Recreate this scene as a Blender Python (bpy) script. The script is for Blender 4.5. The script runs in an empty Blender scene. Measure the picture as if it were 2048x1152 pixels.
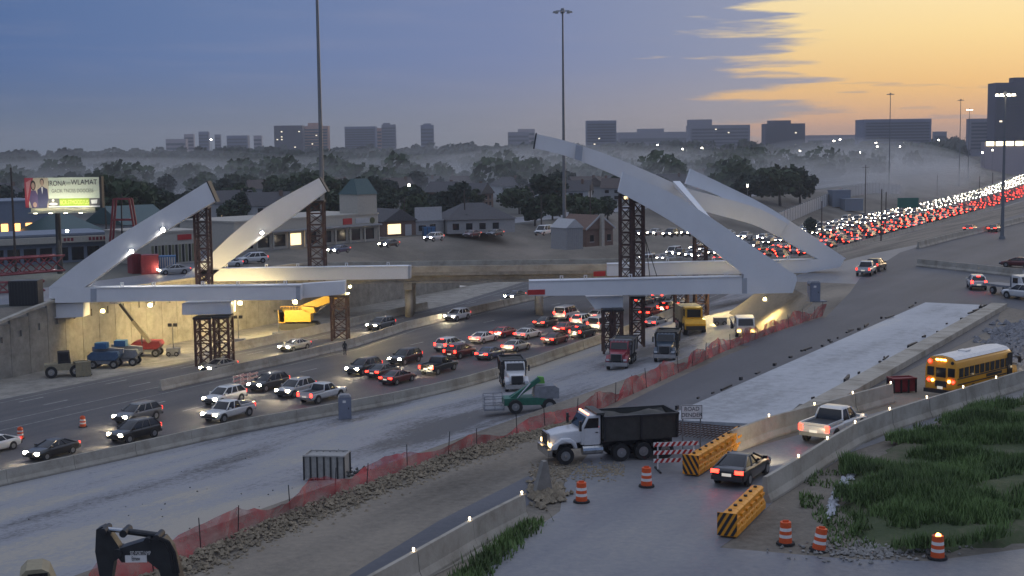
import bpy, bmesh, math, random
from mathutils import Matrix, Vector
R = random.Random(7)
SC = bpy.context.scene
COL = SC.collection
# ------------------------------------------------------------------ camera
F = 2700.0; CAMH = 17.5
PITCH = math.atan(276/2700.0); ROLL = math.radians(0.7)
cd = bpy.data.cameras.new('camera'); cam = bpy.data.objects.new('camera', cd); COL.objects.link(cam)
SC.camera = cam
cd.lens = 36*F/2048; cd.sensor_width = 36; cd.clip_start = 0.5; cd.clip_end = 30000
cam.matrix_world = Matrix.Translation((0,0,CAMH)) @ Matrix.Rotation(math.pi/2-PITCH,4,'X') @ Matrix.Rotation(-ROLL,4,'Z')
# ------------------------------------------------------------------ view, sky, sun
SC.view_settings.view_transform = 'Standard'; SC.view_settings.look = 'None'
SC.view_settings.gamma = 1.0; SC.view_settings.use_curve_mapping = False
SC.view_settings.exposure = 0.36
SC.cycles.use_denoising = True
SC.cycles.max_bounces = 6; SC.cycles.diffuse_bounces = 2; SC.cycles.glossy_bounces = 3
SC.cycles.transparent_max_bounces = 12; SC.cycles.volume_bounces = 0
SC.cycles.sample_clamp_indirect = 3.0
SUN_AZ = math.radians(36)
world = bpy.data.worlds.new('World'); SC.world = world; world.use_nodes = True
def build_world():
    nt = world.node_tree; N = nt.nodes; L = nt.links
    bg = N['Background']
    def math_(op, a, b=None, c=None, clamp=False):
        n = N.new('ShaderNodeMath'); n.operation = op; n.use_clamp = clamp
        for i, v in enumerate((a, b, c)):
            if v is None: continue
            if isinstance(v, (int, float)): n.inputs[i].default_value = v
            else: L.new(v, n.inputs[i])
        return n.outputs[0]
    def mix(f, a, b):
        n = N.new('ShaderNodeMix'); n.data_type = 'RGBA'
        if isinstance(f, (int, float)): n.inputs[0].default_value = f
        else: L.new(f, n.inputs[0])
        for i, v in ((6, a), (7, b)):
            if isinstance(v, tuple): n.inputs[i].default_value = (*v, 1)
            else: L.new(v, n.inputs[i])
        return n.outputs[2]
    def ramp(f, stops):
        n = N.new('ShaderNodeValToRGB'); e = n.color_ramp.elements
        while len(e) < len(stops): e.new(0.5)
        for k, (p, c) in enumerate(stops): e[k].position = p; e[k].color = (*c, 1)
        L.new(f, n.inputs[0]); return n.outputs[0]
    def smooth(x, a, b):
        n = N.new('ShaderNodeMapRange'); n.interpolation_type = 'SMOOTHSTEP'
        n.inputs[1].default_value = a; n.inputs[2].default_value = b
        L.new(x, n.inputs[0]); return n.outputs[0]
    sky = N.new('ShaderNodeTexSky'); sky.sky_type = 'NISHITA'; sky.sun_disc = False
    sky.sun_elevation = math.radians(3); sky.sun_rotation = SUN_AZ
    sky.dust_density = 2; sky.ozone_density = 3
    sc_ = N.new('ShaderNodeVectorMath'); sc_.operation = 'SCALE'; sc_.inputs[3].default_value = 0.06
    L.new(sky.outputs[0], sc_.inputs[0])
    tc = N.new('ShaderNodeTexCoord'); sx = N.new('ShaderNodeSeparateXYZ'); L.new(tc.outputs['Generated'], sx.inputs[0])
    X, Y, Z = sx.outputs
    az = math_('MULTIPLY', math_('ARCTAN2', X, Y), 180/math.pi)          # degrees, 0 = ahead, + = right
    el = math_('MULTIPLY', math_('ARCSINE', Z), 180/math.pi)
    elc = math_('MAXIMUM', el, 0.0)
    # distance in azimuth from the sunset (wraps smoothly through the cosine)
    dsun = math_('MULTIPLY', math_('ARCCOSINE', math_('COSINE', math_('MULTIPLY', math_('SUBTRACT', az, 36.0), math.pi/180))), 180/math.pi)
    # open sky round the sunset
    glow = ramp(math_('DIVIDE', elc, 24.0), [(0.0, (0.50,0.32,0.24)), (0.04, (0.70,0.40,0.23)), (0.10, (0.86,0.52,0.20)), (0.19, (0.93,0.68,0.31)), (0.28, (0.94,0.76,0.42)), (0.55,(0.66,0.62,0.50)), (1.0, (0.42,0.48,0.56))])
    glow = mix(smooth(dsun, 15, 70), glow, (0.33,0.34,0.40))
    # blue-grey dusk deck
    deck = ramp(math_('DIVIDE', dsun, 120.0), [(0.0,(0.30,0.30,0.36)), (0.20,(0.24,0.27,0.38)), (0.30,(0.155,0.20,0.36)), (0.40,(0.105,0.165,0.33)), (0.485,(0.065,0.125,0.285)), (0.7,(0.062,0.12,0.27)), (1.0,(0.06,0.115,0.26))])
    hor = ramp(math_('DIVIDE', dsun, 120.0), [(0.0,(0.42,0.33,0.30)), (0.22,(0.36,0.31,0.29)), (0.32,(0.21,0.22,0.25)), (0.46,(0.125,0.155,0.205)), (1.0,(0.10,0.13,0.185))])
    deck = mix(smooth(el, 4.2, -0.2), deck, hor)
    deck = mix(math_('MULTIPLY', smooth(el, 8, 45), 0.9), deck, (0.50,0.56,0.72))
    # ragged cloud edge: long thin streaks
    cb = N.new('ShaderNodeCombineXYZ')
    L.new(math_('MULTIPLY', az, 0.15), cb.inputs[0]); L.new(math_('MULTIPLY', el, 1.7), cb.inputs[1]); cb.inputs[2].default_value = 3.1
    n1 = N.new('ShaderNodeTexNoise'); n1.inputs['Scale'].default_value = 1.0; n1.inputs['Detail'].default_value = 6; n1.inputs['Roughness'].default_value = 0.55
    L.new(cb.outputs[0], n1.inputs['Vector'])
    wv = math_('SUBTRACT', n1.outputs[0], 0.5)
    edge = math_('ADD', 10.2, math_('MULTIPLY', wv, 19.0))
    edge = math_('ADD', edge, math_('MULTIPLY', smooth(el, 3.3, 1.6), 0.9))
    edge = math_('ADD', edge, math_('MULTIPLY', smooth(el, 12, 40), 40))
    m = smooth(math_('SUBTRACT', math_('SUBTRACT', 36.0, dsun), edge), 1.6, -2.0)
    m = math_('MULTIPLY', m, 1.0)
    # thin grey bars within the open sky
    cb2 = N.new('ShaderNodeCombineXYZ')
    L.new(math_('MULTIPLY', az, 0.22), cb2.inputs[0]); L.new(math_('MULTIPLY', el, 3.2), cb2.inputs[1]); cb2.inputs[2].default_value = 8.7
    n2 = N.new('ShaderNodeTexNoise'); n2.inputs['Detail'].default_value = 4; n2.inputs['Scale'].default_value = 1
    L.new(cb2.outputs[0], n2.inputs['Vector'])
    bars = math_('MULTIPLY', smooth(n2.outputs[0], 0.60, 0.68), math_('MULTIPLY', smooth(el, 3.6, 2.2), 0.55))
    glow = mix(bars, glow, (0.36,0.30,0.31))
    glow = mix(0.05, glow, (0,0,0))
    col = mix(m, glow, deck)
    # soft mottling of the deck
    col = mix(math_('MULTIPLY', math_('MULTIPLY', smooth(n1.outputs[0], 0.45, 0.75), m), 0.10), col, (0.30,0.29,0.36))
    ad = N.new('ShaderNodeMix'); ad.data_type = 'RGBA'; ad.inputs[0].default_value = 0.12
    L.new(col, ad.inputs[6]); L.new(sc_.outputs[0], ad.inputs[7])
    L.new(ad.outputs[2], bg.inputs[0]); bg.inputs[1].default_value = 1.0
build_world()
sd = bpy.data.lights.new('sun', 'SUN'); sun = bpy.data.objects.new('sun', sd); COL.objects.link(sun)
sd.energy = 0.35; sd.angle = math.radians(20); sd.color = (1.0, 0.72, 0.45)
_sdir = Vector((math.sin(SUN_AZ)*math.cos(math.radians(5)), math.cos(SUN_AZ)*math.cos(math.radians(5)), math.sin(math.radians(5))))
sun.rotation_euler = _sdir.to_track_quat('Z','Y').to_euler()
# ------------------------------------------------------------------ pixel -> world helpers
cR, sR, cP, sP = math.cos(ROLL), math.sin(ROLL), math.cos(PITCH), math.sin(PITCH)
def ray(px, py):
    dx = px-1024; dy = 576-py
    lx = dx*cR+dy*sR; ly = -dx*sR+dy*cR
    return (lx, F*cP+ly*sP, -F*sP+ly*cP)
def atz(px, py, z):
    r = ray(px, py); t = (z-CAMH)/r[2]; return Vector((r[0]*t, r[1]*t, z))
def aty(px, py, Y):
    r = ray(px, py); t = Y/r[1]; return Vector((r[0]*t, Y, CAMH+r[2]*t))
A30 = math.radians(30); sA, cA = math.sin(A30), math.cos(A30)
def uv(p): return (p[0]*sA+p[1]*cA, p[0]*cA-p[1]*sA)
def xy(u, v): return (u*sA+v*cA, u*cA-v*sA)
def pw(pts):
    def f(u):
        if u <= pts[0][0]: return pts[0][1]
        for (a, b), (c, d) in zip(pts, pts[1:]):
            if u <= c: return b+(d-b)*(u-a)/(c-a)
        return pts[-1][1]
    return f
def curve(u): return 0.0 if u < 300 else -7.5e-5*(u-300)**2
vw = pw([(-60,-108),(0,-114),(80,-124),(95,-126.5),(127,-130),(175,-133),(220,-134.5),(320,-137),(500,-139)])   # left retaining wall
vl = pw([(0,-112),(94,-117),(140,-117.5),(190,-121),(230,-129),(320,-132),(500,-133)])          # left edge of far carriageway
vm = pw([(0,-104),(85,-105.5),(140,-106),(160,-110),(200,-112),(300,-115),(400,-115)])           # median
vb = pw([(-60,-103),(0,-95),(50,-88.5),(68.8,-85.9),(79,-84.3),(95,-82.2),(103.3,-79.6),(113.3,-77.2),(124,-76.2),(136,-76.3),(150,-77.3),(170,-78.5),(220,-84),(260,-93),(400,-96)])  # near barrier
ve = pw([(-60,-43.5),(135,-43.5),(152,-47),(172,-60),(215,-61),(240,-59),(270,-58),(400,-58)])    # edge of the upper level
HW = -8.0
zwt = pw([(-60,-3.9),(96,-3.7),(113,-.5),(165,-.5),(216,HW),(500,HW)])                              # ground level on top of the left wall
bankw = pw([(-60,14),(97,14),(114,.6),(150,.6),(185,26),(500,26)])                                  # bank behind the wall
def wall_in(u): return vw(u)+(0 if u < 214 else 3.5*sst(214,240,u))
def hill(X, Y):
    t = min(1, max(0, (Y-520)/1700)); return 13*t*t*(3-2*t)
def sst(a, b, x):
    t = min(1, max(0, (x-a)/(b-a))); return t*t*(3-2*t)
bw = pw([(-60,6),(195,6),(225,16),(262,33),(400,35)])                                   # width of the bank
def apron_top(u): return -4.6 - 2.6*sst(170, 235, u)
def gz(X, Y):
    u, v = uv((X, Y)); v -= curve(u)
    b0, b1 = vw(u)-bankw(u), wall_in(u)
    if v < b0: return -0.5+hill(X, Y)
    if v < b1: return -0.5+(zwt(u)+.5)*(v-b0)/(b1-b0)+hill(X, Y)
    if v < vb(u): return HW+hill(X,Y)
    e = ve(u); b = e-bw(u); za = apron_top(u)
    if v < b: return HW+(za-HW)*(v-vb(u))/(b-vb(u))+hill(X,Y)
    if v < e: return za+(0-za)*(v-b)/bw(u)+hill(X,Y)
    return 0.0+hill(X, Y)
def G(px, py):
    r = ray(px, py); t = 20/r[1]
    prev = t
    while t*r[1] < 4000:
        x, y, z = r[0]*t, r[1]*t, CAMH+r[2]*t
        if z <= gz(x, y): break
        prev = t; t *= 1.004
    lo, hi = prev, t
    for _ in range(20):
        m = (lo+hi)/2
        if CAMH+r[2]*m <= gz(r[0]*m, r[1]*m): hi = m
        else: lo = m
    return Vector((r[0]*hi, r[1]*hi, gz(r[0]*hi, r[1]*hi)))
HEAD = math.atan2(cA, sA)         # world angle of "away along the highway" (local +x forward)
def road_dir(u):
    s = -15e-5*max(0, u-300); d = (sA+s*cA, cA-s*sA); return math.atan2(d[1], d[0])
# ------------------------------------------------------------------ materials
MATS = {}
def nodes_of(name):
    m = bpy.data.materials.new(name); m.use_nodes = True; return m, m.node_tree, m.node_tree.nodes['Principled BSDF']
def mat(name, col, rough=0.6, metal=0.0, var=0.12, scale=3.0, emit=None, estr=0.0, coat=0.0, bump=0.0):
    if name in MATS: return MATS[name]
    m, nt, p = nodes_of(name); N = nt.nodes; L = nt.links
    p.inputs['Roughness'].default_value = rough; p.inputs['Metallic'].default_value = metal
    p.inputs['Coat Weight'].default_value = coat
    tc = N.new('ShaderNodeTexCoord')
    nz = N.new('ShaderNodeTexNoise'); nz.inputs['Scale'].default_value = scale; nz.inputs['Detail'].default_value = 5; nz.inputs['Roughness'].default_value = 0.65
    L.new(tc.outputs['Object'], nz.inputs['Vector'])
    rp = N.new('ShaderNodeValToRGB')
    rp.color_ramp.elements[0].position = 0.3; rp.color_ramp.elements[1].position = 0.72
    rp.color_ramp.elements[0].color = (*[c*(1-var) for c in col], 1); rp.color_ramp.elements[1].color = (*[min(1, c*(1+var)) for c in col], 1)
    L.new(nz.outputs[0], rp.inputs[0]); L.new(rp.outputs[0], p.inputs['Base Color'])
    if bump:
        b = N.new('ShaderNodeBump'); b.inputs['Strength'].default_value = bump; L.new(nz.outputs[0], b.inputs['Height']); L.new(b.outputs[0], p.inputs['Normal'])
    if emit:
        p.inputs['Emission Color'].default_value = (*emit, 1); p.inputs['Emission Strength'].default_value = estr
    MATS[name] = m; return m
def ground_mat(name, cols, scale=0.25, stretch=4.0, fine=2.5, rough=0.85, bump=0.25, contrast=(0.39,0.61)):
    """ground: large streaks along the highway direction, mid patches and fine grain"""
    if name in MATS: return MATS[name]
    m, nt, p = nodes_of(name); N = nt.nodes; L = nt.links
    g = N.new('ShaderNodeNewGeometry')
    mp = N.new('ShaderNodeMapping'); mp.inputs['Rotation'].default_value = (0,0,A30); L.new(g.outputs['Position'], mp.inputs[0])
    mp2 = N.new('ShaderNodeMapping'); mp2.inputs['Scale'].default_value = (1,1/stretch,1); L.new(mp.outputs[0], mp2.inputs[0])
    def noise(vec, s, d=6, r=0.6):
        n = N.new('ShaderNodeTexNoise'); n.inputs['Scale'].default_value = s; n.inputs['Detail'].default_value = d; n.inputs['Roughness'].default_value = r
        L.new(vec, n.inputs['Vector']); return n.outputs[0]
    a = noise(mp2.outputs[0], scale); b = noise(g.outputs['Position'], scale*0.35, 4); c = noise(g.outputs['Position'], fine, 8, 0.7)
    def mth(op, x, y):
        n = N.new('ShaderNodeMath'); n.operation = op
        for i, q in enumerate((x, y)):
            if isinstance(q, (int, float)): n.inputs[i].default_value = q
            else: L.new(q, n.inputs[i])
        return n.outputs[0]
    s = mth('ADD', mth('ADD', mth('MULTIPLY', a, 0.5), mth('MULTIPLY', b, 0.25)), mth('MULTIPLY', c, 0.25))
    rp = N.new('ShaderNodeValToRGB'); e = rp.color_ramp.elements
    while len(e) < len(cols): e.new(0.5)
    for i, q in enumerate(cols):
        e[i].position = contrast[0]+(contrast[1]-contrast[0])*i/(len(cols)-1); e[i].color = (*q, 1)
    L.new(s, rp.inputs[0]); L.new(rp.outputs[0], p.inputs['Base Color'])
    p.inputs['Roughness'].default_value = rough
    bp = N.new('ShaderNodeBump'); bp.inputs['Strength'].default_value = bump; bp.inputs['Distance'].default_value = 0.15
    L.new(c, bp.inputs['Height']); L.new(bp.outputs[0], p.inputs['Normal'])
    MATS[name] = m; return m
M_asphalt = ground_mat('asphalt_highway', [(0.055,0.056,0.062),(0.085,0.083,0.086),(0.125,0.118,0.112)], 0.3, 14, rough=0.75)
M_asph_new = ground_mat('asphalt_frontage', [(0.045,0.048,0.058),(0.068,0.071,0.082),(0.10,0.10,0.11)], 0.2, 9, rough=0.6)
M_asph_old = ground_mat('asphalt_worn', [(0.075,0.08,0.10),(0.145,0.15,0.17),(0.20,0.20,0.205),(0.27,0.255,0.235)], 0.14, 9, rough=0.5, contrast=(0.38,0.62))
M_apron = ground_mat('new_pavement_dusty', [(0.09,0.088,0.088),(0.20,0.20,0.21),(0.27,0.273,0.29),(0.285,0.28,0.27),(0.36,0.325,0.27)], 0.13, 5, rough=0.7, contrast=(0.425,0.575))
M_dirt = ground_mat('tan_dirt', [(0.10,0.088,0.07),(0.20,0.175,0.14),(0.29,0.25,0.195)], 0.18, 5, rough=0.95, bump=0.5)
M_soil = ground_mat('bare_soil', [(0.085,0.075,0.06),(0.15,0.135,0.11),(0.23,0.20,0.165)], 0.09, 2, rough=0.95, bump=0.5)
M_lot = ground_mat('far_ground', [(0.05,0.055,0.045),(0.09,0.09,0.08),(0.15,0.14,0.125)], 0.03, 2, rough=0.95)
M_grassbase = ground_mat('grass_soil', [(0.035,0.055,0.02),(0.06,0.08,0.03),(0.12,0.11,0.07)], 0.35, 1.5, rough=0.95, bump=0.6)
M_conc = ground_mat('concrete', [(0.24,0.215,0.17),(0.36,0.33,0.275),(0.43,0.40,0.34)], 0.5, 1.0, fine=1.2, rough=0.8)
M_conc_d = ground_mat('concrete_stained', [(0.17,0.16,0.14),(0.26,0.245,0.215),(0.34,0.32,0.28)], 0.6, 1.0, fine=1.5, rough=0.85)
M_slab = ground_mat('fresh_concrete', [(0.28,0.29,0.30),(0.40,0.415,0.435),(0.46,0.475,0.49),(0.52,0.51,0.48)], 0.12, 7, fine=1.5, rough=0.7, contrast=(.41,.60))
M_white = mat('white_painted_steel', (0.72,0.73,0.74), 0.45, var=0.05, scale=0.3)
M_plate = mat('grey_splice_plate', (0.36,0.39,0.44), 0.5, var=0.08)
M_rust = mat('rusted_steel', (0.075,0.038,0.030), 0.8, var=0.5, scale=2.0)
M_galv = mat('galvanised_pole', (0.20,0.21,0.22), 0.5, 0.6, var=0.1)
M_dark = mat('dark_steel', (0.03,0.031,0.034), 0.5, 0.3)
M_red = mat('red_paint', (0.42,0.02,0.02), 0.45)
M_redd = mat('dull_red_paint', (0.20,0.022,0.03), 0.5, var=0.25)
M_rubber = mat('rubber', (0.018,0.018,0.019), 0.85)
M_glass = mat('dark_window_glass', (0.010,0.012,0.016), 0.14, var=0.05)
M_mark = mat('road_paint', (0.30,0.30,0.285), 0.8, var=0.5, scale=1.2)
# ------------------------------------------------------------------ mesh builder and object helpers
class MB:
    def __init__(s): s.v = []; s.f = []
    def add(s, vs, fs):
        o = len(s.v); s.v += [tuple(p) for p in vs]; s.f += [tuple(i+o for i in f) for f in fs]; return s
    def box(s, c, d, rz=0.0, M=None):
        x, y, z = d[0]/2, d[1]/2, d[2]/2
        vs = [Vector((a*x, b*y, e*z)) for e in (-1,1) for a, b in ((-1,-1),(1,-1),(1,1),(-1,1))]
        if M is not None: vs = [M @ p for p in vs]
        elif rz: q = Matrix.Rotation(rz, 3, 'Z'); vs = [q @ p for p in vs]
        c = Vector(c)
        return s.add([p+c for p in vs], [(3,2,1,0),(4,5,6,7),(0,1,5,4),(1,2,6,5),(2,3,7,6),(3,0,4,7)])
    def tube(s, a, b, r0, r1=None, n=8, cap=True):
        r1 = r0 if r1 is None else r1
        a, b = Vector(a), Vector(b); d = (b-a)
        if d.length < 1e-6: return s
        q = d.to_track_quat('Z','Y').to_matrix(); vs = []
        for c, r in ((a, r0), (b, r1)):
            for i in range(n):
                t = 2*math.pi*i/n; vs.append(c+q @ Vector((r*math.cos(t), r*math.sin(t), 0)))
        fs = [(i, (i+1) % n, n+(i+1) % n, n+i) for i in range(n)]
        if cap: fs += [tuple(range(n-1,-1,-1)), tuple(range(n, 2*n))]
        return s.add(vs, fs)
    def bar(s, a, b, w, h):
        a, b = Vector(a), Vector(b); d = b-a
        q = d.to_track_quat('X','Z').to_matrix()
        return s.box((a+b)/2, (d.length, w, h), M=q)
    def loft(s, rings, caps=True):
        n = len(rings[0]); o = len(s.v)
        vs = [p for r in rings for p in r]; fs = []
        for k in range(len(rings)-1):
            for i in range(n): fs.append((k*n+i, k*n+(i+1) % n, (k+1)*n+(i+1) % n, (k+1)*n+i))
        if caps: fs += [tuple(range(n-1,-1,-1)), tuple((len(rings)-1)*n+i for i in range(n))]
        return s.add(vs, fs)
    def prism(s, poly, axis, a, b):
        """2D polygon extruded along an axis between a and b ('y': poly in xz, 'x': poly in yz, 'z': poly in xy)"""
        def P(p, t): return {'y': (p[0], t, p[1]), 'x': (t, p[0], p[1]), 'z': (p[0], p[1], t)}[axis]
        return s.loft([[P(p, a) for p in poly], [P(p, b) for p in poly]])
    def mesh(s, name, m, smooth=False):
        me = bpy.data.meshes.new(name); me.from_pydata(s.v, [], s.f)
        bm = bmesh.new(); bm.from_mesh(me); bmesh.ops.recalc_face_normals(bm, faces=bm.faces); bm.to_mesh(me); bm.free()
        if m: me.materials.append(m)
        if smooth: me.polygons.foreach_set('use_smooth', [True]*len(me.polygons))
        return me
    def build(s, name, m, parent=None, smooth=False):
        return link(name, s.mesh(name, m, smooth), parent)
def soften(me, off=.06, seg=2, ang=20):
    bm = bmesh.new(); bm.from_mesh(me)
    ed = [e for e in bm.edges if len(e.link_faces) == 2 and e.calc_face_angle(0) > math.radians(ang)]
    bmesh.ops.bevel(bm, geom=ed, offset=off, offset_type='OFFSET', segments=seg, profile=.5, affect='EDGES', clamp_overlap=True)
    for f in bm.faces: f.smooth = True
    bm.to_mesh(me); bm.free(); me.set_sharp_from_angle(angle=math.radians(50)); return me
def link(name, me, parent=None, loc=None, rz=None):
    o = bpy.data.objects.new(name, me); COL.objects.link(o)
    if parent: o.parent = parent
    if loc is not None: o.location = loc
    if rz is not None: o.rotation_euler = (0,0,rz)
    return o
def tag(o, label, cat, group=None):
    o['label'] = label; o['category'] = cat
    if group: o['group'] = group
    return o
def thing(name, label, cat, loc=(0,0,0), rz=0.0, group=None):
    return tag(link(name, None, None, loc, rz), label, cat, group)
def struct(o): o['kind'] = 'structure'; return o
def stuff(o, label=None, cat=None):
    o['kind'] = 'stuff'
    if label: o['label'] = label; o['category'] = cat
    return o
def copy_tree(o, parent=None, loc=None, rz=None, label=None):
    c = o.copy(); COL.objects.link(c); c.parent = parent
    if loc is not None: c.location = loc
    if rz is not None: c.rotation_euler = (0,0,rz)
    if label: c['label'] = label
    for ch in list(KIDS.get(o.name, o.children)): copy_tree(ch, c)
    return c
KIDS = {}
# ------------------------------------------------------------------ ground sheets
US = [u for u in range(-60, 321, 10)] + [340+25*i for i in range(0, 40)] + [1400+150*i for i in range(0, 20)]
def strip(name, fa, fb, za, zb, m, us=US, n=1, lift=0.0):
    mb = MB(); vs = []
    for u in us:
        c = curve(u)
        for k in range(n+1):
            t = k/n; v = fa(u)+(fb(u)-fa(u))*t+c
            x, y = xy(u, v); vs.append((x, y, za(u)+(zb(u)-za(u))*t+hill(x, y)+lift))
    w = n+1
    fs = [(i*w+k, i*w+k+1, (i+1)*w+k+1, (i+1)*w+k) for i in range(len(us)-1) for k in range(n)]
    mb.add(vs, fs); return struct(mb.build(name, m))
K = lambda x: (lambda u: x)
USL = US
strip('ground_beyond_highway', lambda u: vw(u)-5200, lambda u: vw(u)-1200, K(-0.5), K(-0.5), M_lot, n=3)
US2 = sorted(set(US+[96,105,113,116,150,165,185,213,216,226,235]))
strip('ground_far_side', lambda u: vw(u)-1200, lambda u: vw(u)-bankw(u), K(-0.5), K(-0.5), M_lot, us=US2, n=12)
strip('far_bank', lambda u: vw(u)-bankw(u), wall_in, K(-0.5), zwt, M_soil, us=US2, n=2)
strip('left_shoulder', wall_in, vl, K(HW), K(HW), M_conc_d, us=US2)
road = strip('highway', vl, vb, K(HW), K(HW), M_asphalt)
strip('construction_apron', vb, lambda u: ve(u)-bw(u), K(HW), apron_top, M_apron, n=2)
strip('bank', lambda u: ve(u)-bw(u), ve, apron_top, K(0.0), M_dirt, n=2)
strip('upper_ground', ve, lambda u: -15, K(0.0), K(0.0), M_dirt, n=4)
strip('upper_pavement', lambda u: ve(u)+2, lambda u: -15, K(0.0), K(0.0), M_asph_old, us=[u for u in US if 165 <= u <= 700], lift=.006)
strip('far_frontage_road', lambda u: vw(u)-bankw(u)-17, lambda u: vw(u)-bankw(u)-4, K(-0.5), K(-0.5), M_asph_old, us=[u for u in US2 if 60 <= u <= 700], lift=.012)
strip('ground_near_side', lambda u: -15, lambda u: 1600, K(0.0), K(0.0), M_soil, n=8)
def sheet(name, px, z, m):
    mb = MB(); mb.add([atz(x, y, z) for x, y in px], [tuple(range(len(px)))]); return struct(mb.build(name, m))
sheet('frontage_road', [(1160,852),(1300,782),(1450,712),(1652,634),(1700,585),(1720,556),(1800,505),(1880,480),(2140,395),(2140,640),(2005,612),(1990,655),(1700,800),(1470,905),(1330,925),(1180,905)], 0.012, M_asph_new)
sheet('near_road', [(800,1260),(1120,1022),(1130,960),(1180,905),(1330,925),(1470,905),(1860,795),(1960,770),(2140,745),(2140,768),(1900,836),(1700,905),(1550,1000),(1490,1060),(1440,1095),(1700,1118),(1860,1122),(2140,1085),(2140,1300)], 0.018, M_asph_old)
sheet('dark_lane', [(560,1270),(700,1150),(880,1040),(1060,950),(1090,985),(1000,1050),(830,1152),(700,1240)], 0.008, M_asph_new)
sheet('curb_lane', [(470,1270),(1070,1045),(1095,1040),(540,1310)], 0.03, M_conc)
# painted lines on the carriageways
def dash(u, v, ln=3.0, w=0.16, z=HW+0.006):
    x, y = xy(u, v+curve(u)); o = link('lane_marking', DASH, road, (x, y, z), HEAD); return o
_d = MB(); _d.add([(-1.6,-.12,0),(1.6,-.12,0),(1.6,.12,0),(-1.6,.12,0)], [(0,1,2,3)]); DASH = _d.mesh('lane_marking', M_mark)
for u in range(60, 240, 12):
    for f in (0.36, 0.68): dash(u, vm(u)+(vl(u)-vm(u))*f-0.6)
    for f in (0.3, 0.55, 0.78):
        if u % 24 == 0: dash(u+4, vb(u)+(vm(u)-vb(u))*f)
_e = MB()
for u in range(50, 300, 5):
    for fn, off in ((vl, 1.6), (vm, -1.6), (vb, -1.8), (vm, 1.8)):
        a = xy(u, fn(u)+off+curve(u)); b = xy(u+5, fn(u+5)+off+curve(u+5)); n_ = 0.08
        _e.add([(a[0]-n_,a[1],HW+.006),(a[0]+n_,a[1],HW+.006),(b[0]+n_,b[1],HW+.006),(b[0]-n_,b[1],HW+.006)], [(0,1,2,3)])
struct(_e.build('edge_lines', M_mark))
# tyre-darkened paths and fresh patches on the upper road
sheet('asphalt_patch', [(1480,690),(1640,636),(1700,640),(1560,700)], 0.016, M_asph_new)
# ------------------------------------------------------------------ left retaining wall: panels with recessed pockets
def wall_panel_mesh(w, h):
    mb = MB(); x = w/2-0.02; t = 0.35; a, b = 0.28, 0.45; zc = h-2.3; d = 0.22
    f = [(-x,0,0),(x,0,0),(x,0,h),(-x,0,h),(-a,0,zc-b),(a,0,zc-b),(a,0,zc+b),(-a,0,zc+b),(-a,d,zc-b),(a,d,zc-b),(a,d,zc+b),(-a,d,zc+b),(-x,t,0),(x,t,0),(x,t,h),(-x,t,h)]
    mb.add(f, [(0,1,5,4),(1,2,6,5),(2,3,7,6),(3,0,4,7),(4,5,9,8),(5,6,10,9),(6,7,11,10),(7,4,8,11),(8,9,10,11),(1,13,14,2),(0,3,15,12),(3,2,14,15),(12,13,1,0)])
    return mb.mesh('panel', M_conc_d)
WH = 8.3
PAN = wall_panel_mesh(3.0, WH)
wall = thing('retaining_wall', 'tall concrete retaining wall of upright panels below the far frontage road', 'wall')
def wall_pt(u): x, y = xy(u, vw(u)+curve(u)); return Vector((x, y, HW))
u = -30.0; pts = []
while u < 213:
    a, b = wall_pt(u), wall_pt(u+2.9)
    o = link('panel', PAN, wall, a, math.atan2((b-a).y, (b-a).x))
    o.location = (a+b)/2; o.scale = (1,1,max(.6, zwt(u)-HW+.8)/WH); u += 3.0
cp = MB()
for u in range(-30, 213, 6):
    a, b = wall_pt(u), wall_pt(u+6); a.z = max(HW+.75, zwt(u)+.95); b.z = max(HW+.75, zwt(u+6)+.95); cp.bar(a, b, 0.7, 0.3)
cp.build('coping', M_conc, wall)
# ------------------------------------------------------------------ concrete barriers
def jersey_mesh(L, h=1.0):
    mb = MB(); k = h
    prof = [(-0.32,0),(0.32,0),(0.32,0.10*k),(0.17,0.34*k),(0.10,k),(-0.10,k),(-0.17,0.34*k),(-0.32,0.10*k)]
    mb.prism(prof, 'x', -L/2+0.02, L/2-0.02); return mb.mesh('concrete_barrier', M_conc)
JER = {L: jersey_mesh(L, h) for L, h in ((6.0, 1.15), (5.0, 1.28), (4.0, 1.07))}
DELIN_GLOW = mat('glowing_marker', (0.9,0.85,0.7), 0.4, emit=(1.0,0.8,0.5), estr=5)  # delineators that reflect headlights; their shine is put in as emission
_l = MB(); _l.tube((0,0,0),(0,0,0.10),0.03,0.03,6); _l.tube((0,0,0.10),(0,0,0.18),0.055,0.05,8); DELINEATOR = _l.mesh('glowing_marker', DELIN_GLOW)
def barrier_line(pts, L, label, group, lamps=0):  # lamps: spacing of the glowing delineators, in segments
    h = {6.0:1.15, 5.0:1.28, 4.0:1.07}[L]
    P = [Vector(p) for p in pts]; cum = [0]
    for a, b in zip(P, P[1:]): cum.append(cum[-1]+(b-a).length)
    def at(s):
        for i in range(len(P)-1):
            if s <= cum[i+1] or i == len(P)-2: return P[i].lerp(P[i+1], (s-cum[i])/max(1e-6, cum[i+1]-cum[i]))
    s = 0.0; k = 0
    while s+L <= cum[-1]+0.5:
        a, b = at(s), at(min(cum[-1], s+L)); d = b-a; c = (a+b)/2
        o = link('concrete_barrier', JER[L], None, c, math.atan2(d.y, d.x))
        o.rotation_euler = (0, -math.atan2(d.z, math.hypot(d.x, d.y)), math.atan2(d.y, d.x)+R.uniform(-.008,.008))
        tag(o, label, 'barrier', group)
        if lamps and k % lamps == 0: link('glowing_marker', DELINEATOR, o, (L/2-0.15, 0, h-0.02))
        s += L; k += 1
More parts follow.
